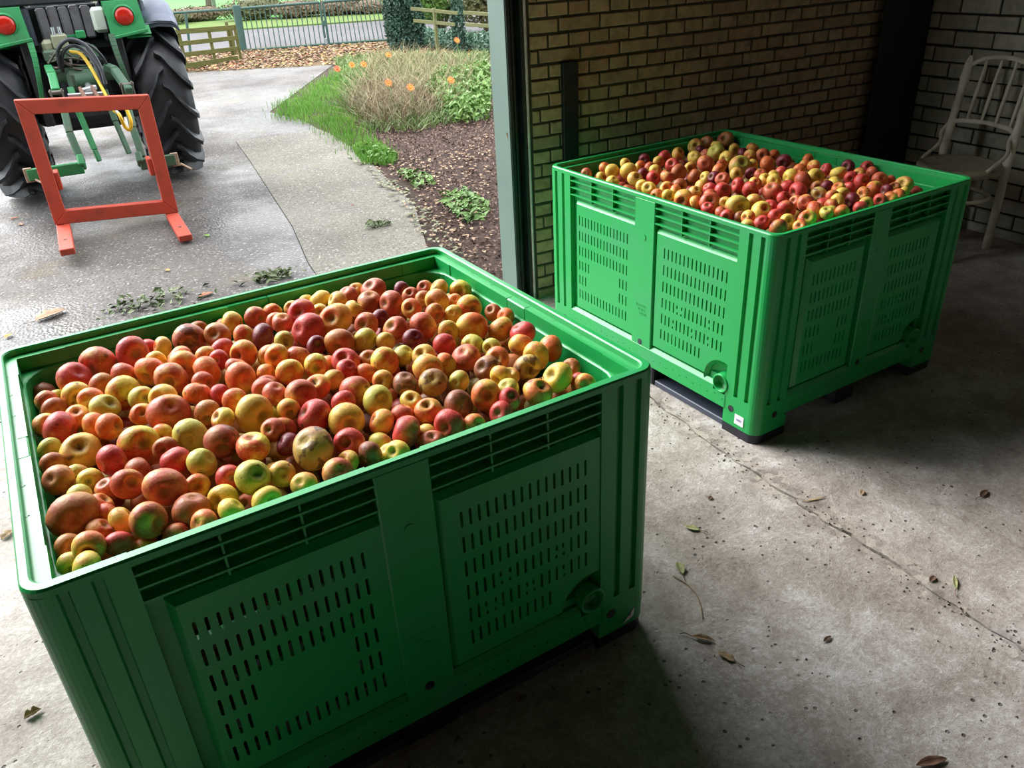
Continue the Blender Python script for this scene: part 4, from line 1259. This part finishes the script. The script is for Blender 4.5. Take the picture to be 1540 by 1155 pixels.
for px, top in ((340, 33), (346, 40)):
    t_ = VP(px, top, G(350, 84), G(330, 84)) - wf.location
    plank('post', Vector((t_.x, t_.y, 0)), t_, .06, .05, mossw, wf)
# wooden fence right of the ivy
FA, FB = G(612, 76), G(742, 84)
wf2 = empty('wooden_fence', (FA.x, FA.y, 0))
tag(wf2, 'weathered two rail wooden fence behind the ivy at the right', 'fence')
def f2(px, py): return VP(px, py, FA, FB) - wf2.location
for (xa, ya, xb, yb) in ((618, 13, 688, 20), (697, 19, 790, 25), (622, 31, 684, 37), (700, 37, 790, 42)):
    plank('rail', f2(xa, ya), f2(xb, yb), .055, .025, palew, wf2)
for px in (654,):
    t_ = f2(px, 14)
    plank('post', Vector((t_.x, t_.y + .03, 0)), Vector((t_.x, t_.y + .03, t_.z + .02)), .06, .05, palew, wf2)
# far wooden post by the meadow
fp = empty('fence_post', G(325, 22)); q = fp.location
tag(fp, 'dark wooden fence post at the meadow edge behind the gate', 'post')
MB().beam((0, 0, 0), (0, 0, 1.1), .12, .12, (0, 1, 0), .01).build('post_shaft', wood('dark_wood', srgb(80, 96, 80), srgb(100, 112, 92)), fp)
bark = wood('bark', srgb(70, 64, 54), srgb(92, 86, 74))
leafg = [simple('leaf_' + n, c, c2, 6, .6) for n, c, c2 in (('ivy', srgb(34, 64, 50), srgb(60, 90, 72)), ('fresh', srgb(80, 118, 48), srgb(108, 138, 66)), ('olive', srgb(80, 86, 50), srgb(102, 98, 64)), ('brown', srgb(94, 82, 62), srgb(114, 96, 74)))]
def scatter_leaves(name, pts, size, mat, norm=None, flat=.0, seed=1, curl=.25):
    """pts: (n,3); each becomes a small folded leaf"""
    rg = np.random.default_rng(seed)
    n = len(pts)
    a = rg.normal(size=(n, 3)); a /= np.linalg.norm(a, axis=1)[:, None]
    if norm is not None:
        nn = np.asarray(norm, float)
        nn = np.broadcast_to(nn, (n, 3))
        a = a * (1 - flat) + nn * flat * 1.6; a /= np.linalg.norm(a, axis=1)[:, None]
    t = rg.normal(size=(n, 3)); t -= a * (t * a).sum(1)[:, None]; t /= np.linalg.norm(t, axis=1)[:, None]
    b = np.cross(a, t)
    s = (np.asarray(size) * rg.uniform(.6, 1.3, n))[:, None]
    P = np.asarray(pts)
    V = np.stack([P - t * s, P + b * s * .55 + a * s * curl, P + t * s, P - b * s * .55 + a * s * curl, P], 1).reshape(-1, 3)
    base = np.arange(n)[:, None] * 5
    F = np.concatenate([base + np.array([[0, 4, 1]]), base + np.array([[1, 4, 2]]), base + np.array([[2, 4, 3]]), base + np.array([[3, 4, 0]])], 0)
    me = bpy.data.meshes.new(name)
    me.from_pydata(V.tolist(), [], F.tolist())
    me.materials.append(mat)
    return me
def inpoly(poly, n, rg):
    P = np.array([(p[0], p[1]) for p in poly]); lo, hi = P.min(0), P.max(0)
    out = np.zeros((0, 2))
    while len(out) < n:
        q = rg.uniform(lo, hi, (n * 2, 2)); x, y = q[:, 0], q[:, 1]; ins = np.zeros(len(q), bool)
        for i in range(len(P)):
            x1, y1 = P[i]; x2, y2 = P[(i + 1) % len(P)]
            c = ((y1 > y) != (y2 > y)); ins ^= c & (x < (x2 - x1) * (y - y1) / (y2 - y1 + 1e-12) + x1)
        out = np.concatenate([out, q[ins]])
    return out[:n]
def blades(name, pts, h, w, mat, lean=.35, seed=2, z0=0.0):
    rg = np.random.default_rng(seed); n = len(pts)
    a = rg.uniform(0, 6.28, n); d = np.stack([np.cos(a), np.sin(a)], 1)
    b2 = rg.uniform(0, 6.28, n); l = np.stack([np.cos(b2), np.sin(b2)], 1) * (rg.uniform(0, lean, n) * h)[:, None]
    hh = h * rg.uniform(.5, 1.2, n)
    x, y = pts[:, 0], pts[:, 1]; z = np.full(n, z0)
    V = np.stack([np.stack([x - d[:, 0] * w, y - d[:, 1] * w, z], 1), np.stack([x + d[:, 0] * w, y + d[:, 1] * w, z], 1),
                  np.stack([x + l[:, 0] * .4 + d[:, 0] * w * .7, y + l[:, 1] * .4 + d[:, 1] * w * .7, z + hh * .6], 1), np.stack([x + l[:, 0] * .4 - d[:, 0] * w * .7, y + l[:, 1] * .4 - d[:, 1] * w * .7, z + hh * .6], 1),
                  np.stack([x + l[:, 0], y + l[:, 1], z + hh], 1)], 1).reshape(-1, 3)
    base = np.arange(n)[:, None] * 5
    F = [tuple(r) for r in (base + np.array([[0, 1, 2, 3]])).tolist()] + [tuple(r) for r in (base + np.array([[3, 2, 4]])).tolist()]
    me = bpy.data.meshes.new(name); me.from_pydata(V.tolist(), [], F); me.materials.append(mat)
    return me
rg = np.random.default_rng(11)
g_bright = simple('bright_grass', srgb(84, 136, 40), srgb(118, 160, 64), 3, .6)
g_mid = simple('mid_grass', srgb(80, 112, 50), srgb(112, 130, 70), 3, .6)
dry = simple('dry_stalks', srgb(124, 110, 78), srgb(148, 138, 104), 8, .8)
def stuff(name, me, label, cat):
    o = link(name, me); tag(o, label, cat, None, 'stuff'); return o
def gpoly(*pp): return [tuple(G(*p))[:2] for p in pp]
lawn = gpoly((408, 166), (440, 150), (505, 110), (540, 98), (560, 120), (545, 150), (540, 180), (560, 215), (590, 235), (560, 240), (520, 222), (470, 186), (430, 180))
lw = inpoly(lawn, 9000, rg); lw = lw + rg.normal(0, .07, lw.shape); lw = lw[(np.sin(lw[:, 0] * 9 + 2 * np.sin(lw[:, 1] * 5)) + np.cos(lw[:, 1] * 8) + rg.normal(0, .6, len(lw))) > -1.35]
stuff('grass', blades('grass', np.concatenate([lw, inpoly(gpoly((530, 225), (560, 218), (600, 238), (590, 250), (545, 248)), 900, rg)]), .075, .0035, g_bright), 'short bright green grass along the driveway edge of the bed', 'grass')
bedv = gpoly((505, 92), (560, 85), (735, 84), (737, 172), (700, 182), (620, 200), (555, 200), (520, 160))
stuff('tall_grass', blades('tall_grass', inpoly(bedv, 9000, rg), .12, .006, g_mid, 1.6, 3), 'unkempt mid green plants filling the flower bed', 'grass')
st_p = inpoly(gpoly((520, 170), (560, 96), (640, 90), (725, 110), (700, 165), (640, 185), (570, 195)), 2600, rg)
stuff('dry_stalks', blades('dry_stalks', st_p, .30, .0035, dry, 1.9, 5), 'tangle of dry pale flower stalks in the bed', 'dry plants')
br_p = inpoly(gpoly((515, 165), (560, 135), (640, 140), (660, 175), (620, 198), (560, 200)), 1500, rg)
stuff('dead_stems', blades('dead_stems', br_p, .24, .003, simple('dead_stem', srgb(84, 66, 52), srgb(116, 98, 76), 8, .8), 2.4, 15), 'tangle of dead brown stems at the front of the bed', 'dead plants')
lp = inpoly(gpoly((640, 150), (660, 120), (736, 110), (738, 182), (690, 190)), 2600, rg)
lz = rg.uniform(.02, .22, len(lp))
stuff('leafy_plants', scatter_leaves('leafy_plants', np.column_stack([lp, lz * .8]), .038, leafg[1], (0, 0, 1), .3, 5), 'fresh green leafy plants at the right of the bed', 'plants')
# weeds and fallen leaves along the bed edge
weeds = inpoly(gpoly((545, 250), (600, 262), (700, 300), (735, 330), (735, 352), (700, 350), (650, 330), (610, 300), (575, 270)), 700, rg)
weeds2 = np.concatenate([inpoly(gpoly((655, 300), (700, 290), (735, 310), (735, 335), (690, 335)), 260, rg), inpoly(gpoly((600, 262), (640, 262), (655, 280), (620, 285)), 120, rg), inpoly(gpoly((530, 222), (570, 222), (600, 240), (560, 248)), 300, rg)])
stuff('low_weeds', scatter_leaves('low_weeds', np.column_stack([weeds2, rg.uniform(.0, .05, len(weeds2))]), .028, leafg[1], (0, 0, 1), .5, 6), 'low green weeds at the edge of the mulch', 'weeds')
brown = [simple('fallen_leaf_' + n, c, c2, 8, .8) for n, c, c2 in (('rust', srgb(134, 84, 58), srgb(154, 104, 74)), ('tan', srgb(140, 114, 90), srgb(160, 136, 108)), ('yellow', srgb(160, 138, 76), srgb(140, 114, 68)), ('dark', srgb(92, 66, 54), srgb(120, 84, 68)))]
p = inpoly([tuple(v) for v in leaf_edge[1:]] + [(6.6, 12.6), (7.6, 13.2), (5.6, 16.5), (3.2, 17.4), (.5, 18.4)], 3600, rg)
lit = scatter_leaves('leaf_litter', np.column_stack([p, np.full(len(p), .006)]), .05, brown[0], (0, 0, 1), .75, 20)
lit.materials.append(brown[1]); lit.materials.append(brown[2]); lit.materials.append(brown[3])
lit.polygons.foreach_set('material_index', np.tile(rg.choice([0, 1, 1, 2, 3], len(p)), 4).tolist())
stuff('leaf_litter', lit, 'brown, tan and yellow fallen leaves in front of the gate', 'leaves')
p = inpoly(gpoly((545, 225), (640, 240), (738, 200), (740, 380), (700, 400), (640, 372), (600, 300)), 420, rg)
stuff('leaf_litter', scatter_leaves('leaf_litter', np.column_stack([p, np.full(len(p), .012)]), .02, brown[1], (0, 0, 1), .8, 31), 'small brown fallen leaves strewn on the bark mulch', 'leaves')
edge_l = np.concatenate([inpoly(gpoly((520, 235), (560, 250), (620, 290), (668, 345), (700, 395), (650, 372), (600, 310), (545, 255)), 150, rg)])
stuff('leaf_litter', scatter_leaves('leaf_litter', np.column_stack([edge_l, np.full(len(edge_l), .012)]), .024, simple('grey_green_leaf', srgb(96, 104, 72), srgb(140, 136, 108), 8, .7), (0, 0, 1), .8, 33), 'pale green fallen leaves along the apron edge', 'leaves')
chips = inpoly([(1.75, 3.6), (1.75, 4.4), (2.05, 5.3), (2.3, 7.2), (2.6, 8.6), (5.2, 8.6), (5.2, 3.6)], 16000, rg)
stuff('bark_chips', scatter_leaves('bark_chips', np.column_stack([chips, rg.uniform(-.004, .012, len(chips))]), .014, simple('bark_chip', srgb(80, 62, 56), srgb(150, 128, 114), 40, .9), (0, 0, 1), .45, 35), 'dark bark chips covering the bed', 'bark mulch')
# orange flowers
petal = simple('orange_petal', srgb(240, 140, 40), srgb(226, 100, 40), 30, .6)
petal_r = simple('red_orange_petal', srgb(226, 70, 44), srgb(240, 110, 50), 30, .6)
fl = [(507, 104, 1), (529, 98, 0), (547, 97, 0), (584, 83, 0), (584, 125, 0), (617, 132, 0), (678, 121, 0), (687, 61, 0)]
FL_L = ['red-orange flower at the left tip of the flower bed', 'orange flower second from the left tip of the bed', 'orange flower right of two others at the left bed end', 'orange flower near the leaf litter behind the bed', 'small orange flower low among the dry stalks', 'orange flower in front of the dry stalks', 'orange flower among green leaves at the right of the bed', 'orange flower in front of the ivy']
for i, (px, py, k) in enumerate(fl):
    hz = .30 if i != 7 else .45
    p = G(px, py, hz)
    r0 = empty('flower', (p.x, p.y, 0)); tag(r0, FL_L[i], 'flower', 'orange flowers in the bed')
    MB().tube(catmull([(0, 0, 0), (.02, .01, hz * .5), (0, 0, hz)], 4), .004, 5).build('stem', leafg[1], r0)
    m = MB()
    for j in range(12):
        a = 2 * math.pi * j / 12 + .1
        c_, s_ = math.cos(a), math.sin(a); rr = .05
        m.add([(0, 0, hz), (rr * .6 * math.cos(a - .2), rr * .6 * math.sin(a - .2), hz + .012), (rr * c_, rr * s_, hz + .006), (rr * .6 * math.cos(a + .2), rr * .6 * math.sin(a + .2), hz + .012)], [(0, 1, 2, 3)])
    m.lathe([(.0001, hz + .016), (.012, hz + .012), (.014, hz)], 8)
    pt = m.build('petals', petal_r if k else petal, r0)
    pt.data.transform(Matrix.Translation((0, 0, hz)) @ Matrix.Rotation(R(55), 4, 'X') @ Matrix.Rotation(0, 4, 'Z') @ Matrix.Translation((0, 0, -hz)))
# ivy column on the gate's right post and ivy on the ground
IV = G(612, 74)
iv = empty('ivy_column', (IV.x, IV.y, 0)); tag(iv, 'dark ivy covered gate post right of the gate', 'ivy')
n_ = 5200
a = rg.uniform(0, 6.28, n_); z = rg.uniform(0, 1.0, n_) ** .9 * 1.12
rad = (.30 + .05 * np.sin(z * 5 + a * 2)) * (1 - .25 * np.clip((z - .8) / .35, 0, 1)) * rg.uniform(.78, 1.05, n_)
pts = np.column_stack([np.cos(a) * rad, np.sin(a) * rad, z])
link('ivy_leaves', scatter_leaves('ivy_leaves', pts, .036, leafg[0], None, 0, 41), None, iv)['kind'] = 'stuff'
MB().tube([(0, 0, 0), (0, 0, 1.15)], .09, 10).build('post', bark, iv)
MB().lathe([(.2, 0), (.24, .5), (.2, .95), (.05, 1.08)], 14).build('ivy_shade_core', simple('ivy_shade', srgb(22, 34, 28), srgb(30, 44, 34), 10, .9), iv)  # solid dark shell standing in for the shade inside the ivy
ig = inpoly(gpoly((590, 64), (600, 50), (740, 62), (830, 66), (830, 90), (738, 80), (660, 76), (620, 70)), 6500, rg)
stuff('ivy_ground_cover', scatter_leaves('ivy_ground_cover', np.column_stack([ig, rg.uniform(.0, .17, len(ig))]), .04, simple('ivy_low', srgb(48, 80, 62), srgb(78, 110, 84), 5, .5), (0, 0, 1), .3, 43), 'dense ivy spreading below the right wooden fence', 'ivy')
iv3 = empty('ivy_clump', (0, 0, 0)); q = G(692, 78); iv3.location = (q.x, q.y, 0); tag(iv3, 'ivy climbing a post of the right wooden fence', 'ivy')
n_ = 1300; a = rg.uniform(0, 6.28, n_); z = rg.uniform(0, .9, n_); rad = .12 * rg.uniform(.6, 1.1, n_) * (1 - .3 * z)
link('ivy_leaves', scatter_leaves('ivy_leaves', np.column_stack([np.cos(a) * rad, np.sin(a) * rad, z]), .032, leafg[0], None, 0, 45), None, iv3)['kind'] = 'stuff'
# shrubs and hedge
def shrub(name, x, y, rx, ry, h, n, size, mat, label, cat='shrub', group=None, seed=50, z0=.1, stems=True):
    rr = np.random.default_rng(seed)
    r0 = empty(name, (x, y, 0)); tag(r0, label, cat, group)
    d = rr.normal(size=(n, 3)); d /= np.linalg.norm(d, axis=1)[:, None]; d *= rr.uniform(.55, 1.0, n)[:, None]
    lump = 1 + .18 * np.sin(d[:, 0] * 7 + seed) * np.cos(d[:, 2] * 6)
    pts = np.column_stack([d[:, 0] * rx * lump, d[:, 1] * ry * lump, z0 + h / 2 + d[:, 2] * h / 2 * lump])
    pts[:, 2] = np.maximum(pts[:, 2], .02)
    link('foliage', scatter_leaves('foliage', pts, size, mat, None, 0, seed), None, r0)['kind'] = 'stuff'
    if stems:
        m = MB()
        for k in range(6):
            a_ = k * 1.05
            m.tube([(0.05 * math.cos(a_), .05 * math.sin(a_), 0), (rx * .3 * math.cos(a_), ry * .3 * math.sin(a_), h * .4), (rx * .55 * math.cos(a_), ry * .55 * math.sin(a_), h * .75)], [.03, .022, .01], 6)
        m.build('stems', bark, r0)
    return r0
q = G(665, 48); shrub('shrub', q.x, q.y, .9, .5, 1.5, 4200, .05, leafg[1], 'tall fresh green shrub behind the right wooden fence', seed=51)
q = G(735, 50); shrub('shrub', q.x, q.y, .8, .5, 1.35, 3600, .05, leafg[2], 'olive green shrub behind the fence beside the door post', seed=52)
q = G(640, 30); shrub('shrub', q.x, q.y, 1.3, .7, 1.5, 3200, .06, simple('pale_leaf', srgb(112, 130, 82), srgb(138, 148, 106), 4, .7), 'pale green shrub at the roadside behind the ivy', seed=53)
hl = ['low brown-green hedge bush left behind the rail fence', 'low dark hedge bush behind the gate post', 'brownish hedge bush behind the middle of the gate', 'dry brown hedge bush behind the right gate leaf', 'pale dry hedge bush at the right end of the gate', 'low hedge bush behind the tractor fender', 'hedge bush at the far left behind the tractor cab']
for i, (px, py, rx, h, mt) in enumerate(((300, 32, 1.0, .42, 3), (385, 30, 1.0, .62, 2), (450, 27, .85, .5, 3), (510, 23, .8, .45, 3), (570, 20, .9, .4, 3), (235, 40, 1.0, .42, 2), (120, 52, 1.6, .9, 2))):
    q = G(px, py); shrub('hedge_bush', q.x, q.y, rx, .6, h, 2600, .06, leafg[mt], hl[i], 'hedge', 'hedge bushes beyond the road', 60 + i, .0)
q = G(388, 24); shrub('shrub', q.x, q.y, .7, .5, 1.0, 700, .05, leafg[2], 'dark leafy shrub rising above the hedge behind the gate', seed=70)
def tree(px, py, h, r_, label, seed):
    q = G(px, py); t0 = empty('tree', (q.x, q.y, 0)); tag(t0, label, 'tree')
    m = MB().tube(catmull([(0, 0, 0), (.05, 0, h * .4), (-.05, .1, h * .75), (0, 0, h)], 5), [r_ * 1.25] + [r_ * (1 - .045 * k) for k in range(15)], 12)
    m.build('trunk', bark, t0)
    br = MB(); rr = random.Random(seed)
    for k in range(8):
        a_ = rr.uniform(0, 6.28); z = h * rr.uniform(.35, .9); l_ = rr.uniform(.4, .9)
        br.tube(catmull([(0, 0, z), (l_ * .5 * math.cos(a_), l_ * .5 * math.sin(a_), z + .3), (l_ * math.cos(a_), l_ * math.sin(a_), z + rr.uniform(-.2, .9))], 4), [.09, .08, .07, .06, .05, .04, .03, .025, .02], 6)
    br.build('branches', bark, t0)
    r2 = np.random.default_rng(seed); n = 5000
    d = r2.normal(size=(n, 3)); d /= np.linalg.norm(d, axis=1)[:, None]; d *= r2.uniform(.5, 1, n)[:, None]
    link('crown', scatter_leaves('crown', np.column_stack([d[:, 0] * 1.0, d[:, 1] * 1.0, h + .8 + d[:, 2] * 1.8]), .1, leafg[2], None, 0, seed), None, t0)['kind'] = 'stuff'
tree(319, 19, 4.2, .17, 'tree trunk behind the metal rail fence left of the gate', 80)
tree(412, 16, 4.4, .17, 'tree trunk in the meadow edge above the left gate leaf', 81)

# ================================================================== CHAIR
chair = empty('bentwood_chair', (3.90, 2.54, 0))
tag(chair, 'worn cream painted bentwood chair with round seat against the pale brick wall', 'chair')
cream_w = metal('cream_chair_paint', srgb(240, 234, 216), srgb(226, 218, 196), .55, 0, srgb(140, 124, 104), .35)
def cr(*p): return (p[0] - 3.90, p[1] - 2.54, p[2])
SC = (3.915, 2.535)
m = MB(); Ms = Matrix.Translation(cr(SC[0], SC[1], .455))
m.lathe([(.0001, -.004), (.15, -.006), (.172, .004), (.190, .006), (.197, 0), (.197, -.028), (.185, -.036), (.160, -.034), (.0001, -.012)], 40, Ms)
m.build('seat', metal('worn_seat_paint', srgb(186, 176, 154), srgb(164, 152, 130), .7, 0, srgb(84, 72, 60), .7), chair)
def turned(pts, prof, nm, parent=chair):
    P = catmull(pts, 10); n = len(P)
    rad = [1.15 * np.interp(i / (n - 1), [a for a, b in prof], [b for a, b in prof]) for i in range(n)]
    return MB().tube([cr(*p) for p in P], rad, 12).build(nm, cream_w, parent)
legp = [(0, .017), (.1, .019), (.5, .019), (1, .017)]
postp = [(0, .017), (.30, .018), (.48, .018), (.53, .021), (.56, .017), (.62, .0195), (.68, .0155), (.72, .020), (.76, .016), (.84, .0185), (.88, .022), (.91, .017), (.95, .018), (.965, .010), (.98, .015), (1, .007)]
turned([(4.115, 2.415, 0), (4.075, 2.385, .25), (4.055, 2.375, .46), (4.125, 2.40, .72), (4.175, 2.42, .93)], postp, 'rear_leg_and_post')
turned([(4.125, 2.72, 0), (4.085, 2.735, .25), (4.07, 2.74, .46), (4.12, 2.75, .72), (4.165, 2.76, .93)], postp, 'rear_leg_and_post')
turned([(3.745, 2.40, 0), (3.775, 2.42, .25), (3.79, 2.43, .44)], legp, 'front_leg')
turned([(3.745, 2.68, 0), (3.775, 2.66, .25), (3.79, 2.65, .44)], legp, 'front_leg')
MB().tube(catmull([cr(*p) for p in [(4.16, 2.42, .875), (4.185, 2.48, .915), (4.195, 2.585, .93), (4.185, 2.69, .92), (4.155, 2.757, .88)]], 6), .012, 8).build('top_rail', cream_w, chair)
MB().tube(catmull([cr(*p) for p in [(4.085, 2.385, .60), (4.115, 2.45, .615), (4.125, 2.57, .625), (4.115, 2.68, .622), (4.09, 2.745, .615)]], 6), .012, 8).build('lower_rail', cream_w, chair)
for k in range(4):
    y = 2.445 + k * .078
    MB().tube([cr(4.118, y, .618), cr(4.155, y + .002, .77), cr(4.19, y + .004, .918)], [.0075, .010, .0075], 8).build('spindle', cream_w, chair)
m = MB(); ring = [(SC[0] + .165 * math.cos(t), SC[1] + .165 * math.sin(t), .30) for t in np.linspace(0, 2 * math.pi, 33)]
MB().tube([cr(*p) for p in ring], .010, 8, False).build('stretcher_ring', cream_w, chair)
for s_, (y0, yp) in enumerate(((2.375, 2.40), (2.74, 2.75))):
    yo = SC[1] + (-.185 if s_ == 0 else .185)
    MB().tube(catmull([cr(*p) for p in [(4.10, yp, .62), (4.05, yp + (-.01 if s_ == 0 else .01), .57), (3.99, yo, .52), (3.90, yo - (-.0 if s_ == 0 else .0), .475), (3.86, yo * .5 + SC[1] * .5 + (-.09 if s_ == 0 else .09), .455)]], 6), .0095, 8).build('seat_brace', cream_w, chair)

# ================================================================== LEAVES AND LITTER ON THE FLOOR
def curled_leaf(name, px, py, L, wd, rz, mat, label, curl=.5, lobes=0, seed=0, stalk=True, z0=.001, cat='leaf', group=None):
    p = G(px, py)
    rr = random.Random(seed)
    r0 = empty(name, (p.x, p.y, z0), rz)
    tag(r0, label, cat, group)
    n, k = 9, 5
    v, f = [], []
    for i in range(n):
        t = i / (n - 1)
        ww = wd * math.sin(math.pi * min(1, t * .96 + .02)) ** .8
        if lobes: ww *= (.62 + .55 * abs(math.sin(t * math.pi * lobes)))
        for j in range(k):
            s_ = (j / (k - 1)) * 2 - 1
            v.append(((t - .5) * L, s_ * ww * (1 - .3 * curl), .0005 + abs(s_) ** 1.5 * ww * curl * .7 + L * .05 * (t - .5) ** 2 * 4 * curl + rr.uniform(0, .0015)))
    for i in range(n - 1):
        for j in range(k - 1): f.append((i * k + j, (i + 1) * k + j, (i + 1) * k + j + 1, i * k + j + 1))
    b = MB().add(v, f, True).build('blade', mat, r0)
    md = b.modifiers.new('th', 'SOLIDIFY'); md.thickness = .0008; md.offset = 1
    if stalk: MB().tube(catmull([(-L * .5, 0, .004), (-L * .8, L * .08, .006), (-L * 1.05, L * .02, .003)], 4), .001, 5).build('stalk', brown[3], r0)
    return r0
gl = simple('dried_green_leaf', srgb(150, 152, 104), srgb(110, 112, 70), 60, .8)
tl = simple('dried_tan_leaf', srgb(170, 146, 110), srgb(120, 96, 70), 60, .8)
dl = simple('dried_dark_leaf', srgb(80, 56, 42), srgb(112, 82, 62), 60, .8)
curled_leaf('dead_leaf', 1023, 856, .050, .016, 1.2, gl, 'curled olive leaf with a long stalk near the near crate', .8, 0, 1)
curled_leaf('dead_leaf', 1041, 796, .045, .013, 2.2, gl, 'pale green dried leaf between the two crates', .6, 0, 2)
curled_leaf('dead_leaf', 1057, 962, .055, .012, -.8, tl, 'thin curled brown leaf left of the torn tan one', .9, 0, 3)
curled_leaf('dead_leaf', 1093, 989, .045, .013, 1.9, tl, 'torn tan leaf on the floor right of the near crate', .5, 2, 4)
curled_leaf('dead_leaf', 1479, 744, .050, .012, .2, dl, 'dark brown leaf on the floor at the far right', .7, 0, 5)
curled_leaf('dead_leaf', 1296, 742, .028, .010, .6, tl, 'small tan leaf scrap in the middle of the pale floor', .6, 0, 6, False)
curled_leaf('dead_leaf', 1436, 877, .055, .008, .7, gl, 'thin olive leaf beside the broken floor joint', .8, 0, 7)
curled_leaf('dead_leaf', 1402, 872, .030, .010, .2, dl, 'small dark leaf left of the thin olive one', .7, 0, 8, False)
curled_leaf('dead_leaf', 1244, 962, .030, .007, .1, dl, 'tiny dark leaf low in the middle of the floor', .7, 0, 9, False)
curled_leaf('dead_leaf', 1400, 1148, .07, .014, -.3, dl, 'reddish brown leaf at the bottom edge of the picture', .7, 0, 10, False)
curled_leaf('dead_leaf', 50, 1076, .038, .018, .3, tl, 'crumpled grey-tan leaf on the floor left of the near crate', 1.2, 2, 11, False)
curled_leaf('dead_leaf', 1068, 660 + 90, .020, .008, .3, dl, 'tiny dark scrap on the floor near the joint', .6, 0, 12, False)
curled_leaf('dead_leaf', 12, 806, .05, .02, .9, tl, 'tan leaf beside the left rim of the near crate', .7, 2, 13, False)
curled_leaf('dead_leaf', 782, 1052, .020, .010, .9, tl, 'tiny pale scrap in the shadow below the near crate', .9, 0, 14, False)
curled_leaf('dead_leaf', 1225, 752, .085, .004, -.25, tl, 'long thin dried stalk on the pale floor', .3, 0, 15, False)
MB().tube(catmull([G(1012, 866, .004), G(1035, 880, .003), G(1050, 900, .003), G(1057, 930, .003)], 6), .0016, 5).build('dried_stalk', tl)
tag(bpy.data.objects['dried_stalk'], 'long curved dried stalk trailing from the olive leaf', 'stalk')
curled_leaf('maple_leaf', 77, 475, .16, .055, .5, brown[1], 'large crumpled tan leaf on the driveway at the left', .5, 3, 16, True, .0)
curled_leaf('fallen_leaf', 22, 329, .06, .022, .2, brown[0], 'orange leaf on the driveway left of the fork frame', .5, 2, 17, False, .0)
curled_leaf('fallen_leaf', 13, 506, .05, .02, 1.0, brown[2], 'yellow leaf at the left picture edge behind the crate rim', .5, 0, 18, False, .0)
curled_leaf('fallen_leaf', 310, 444, .08, .026, .3, brown[0], 'rust brown leaf on the driveway behind the near crate', .5, 3, 19, False, .0)
curled_leaf('fallen_leaf', 31, 338, .05, .02, 2.0, brown[0], 'second orange leaf left of the left fork tine', .5, 2, 20, False, .0)
curled_leaf('fallen_leaf', 311, 355, .05, .022, 2.0, leafg[1], 'small green leaf right of the right fork tine', .5, 2, 21, False, .0)
curled_leaf('fallen_leaf', 252, 407, .04, .018, 2.0, brown[2], 'small yellow leaf below the fork tines', .5, 2, 22, False, .0)
curled_leaf('fallen_leaf', 200, 463, .05, .014, 1.0, gl, 'grey-green leaf blown behind the near crate', .5, 0, 23, True, .0)
curled_leaf('fallen_leaf', 530, 308, .02, .012, 1.0, brown[0], 'tiny rust leaf in the middle of the pale apron', .5, 0, 24, False, .0)
twg = simple('cut_greens', srgb(78, 94, 56), srgb(108, 118, 80), 10, .7)
for (px, py, rx, n_, lab) in ((413, 417, .13, 110, 'small heap of narrow green leaves behind the near crate'), (568, 340, .08, 50, 'sprig of pale green leaves lying on the apron'), (225, 458, .24, 120, 'scatter of dried greenery and twigs behind the crate rim')):
    q = G(px, py); pts = np.column_stack([q.x + rg.normal(0, rx * .5, n_), q.y + rg.normal(0, rx * .3, n_), rg.uniform(.003, .03, n_)])
    stuff('leaf_sprig', scatter_leaves('leaf_sprig', pts, .022, twg, (0, 0, 1), .45, int(px), .2), lab, 'leaves')
m = MB(); p = Vector((1.685, 3.235, .83))
curl = curled_leaf('dead_leaf', 762, 206, .035, .012, 1.5, tl, 'small dried leaf caught on the grey-green door frame', .9, 0, 30, False)
curl.location = (1.682, 3.225, .795); curl.rotation_euler = (0, R(80), 0)
# grit lodged along the broken joint and scattered over the floor
gr = MB()
for k in range(420):
    yy = random.uniform(.2, 2.6); xx = 1.655 + .012 * math.sin(yy * 3.1) + random.gauss(0, .035 if random.random() < .7 else .12)
    s_ = random.uniform(.0008, .0032)
    a_ = random.uniform(0, 3)
    Mx = Matrix.Translation((xx, yy, s_ * .5)) @ Euler((random.uniform(0, 3), a_, 0)).to_matrix().to_4x4()
    gr.cbox(-s_, s_, -s_ * .8, s_ * .8, -s_ * .5, s_ * .5, s_ * .2, Mx)
for k in range(160):
    xx, yy = random.uniform(.9, 3.9), random.uniform(-.2, 2.2)
    s_ = random.uniform(.0007, .0022)
    Mx = Matrix.Translation((xx, yy, s_ * .4)) @ Euler((0, 0, random.uniform(0, 3))).to_matrix().to_4x4()
    gr.box(-s_, s_, -s_, s_, -s_ * .4, s_ * .4, Mx)
o = gr.build('grit', simple('floor_grit', srgb(92, 80, 70), srgb(160, 148, 134), 200, .9)); tag(o, 'grit and crumbs on the concrete floor', 'grit', None, 'stuff')
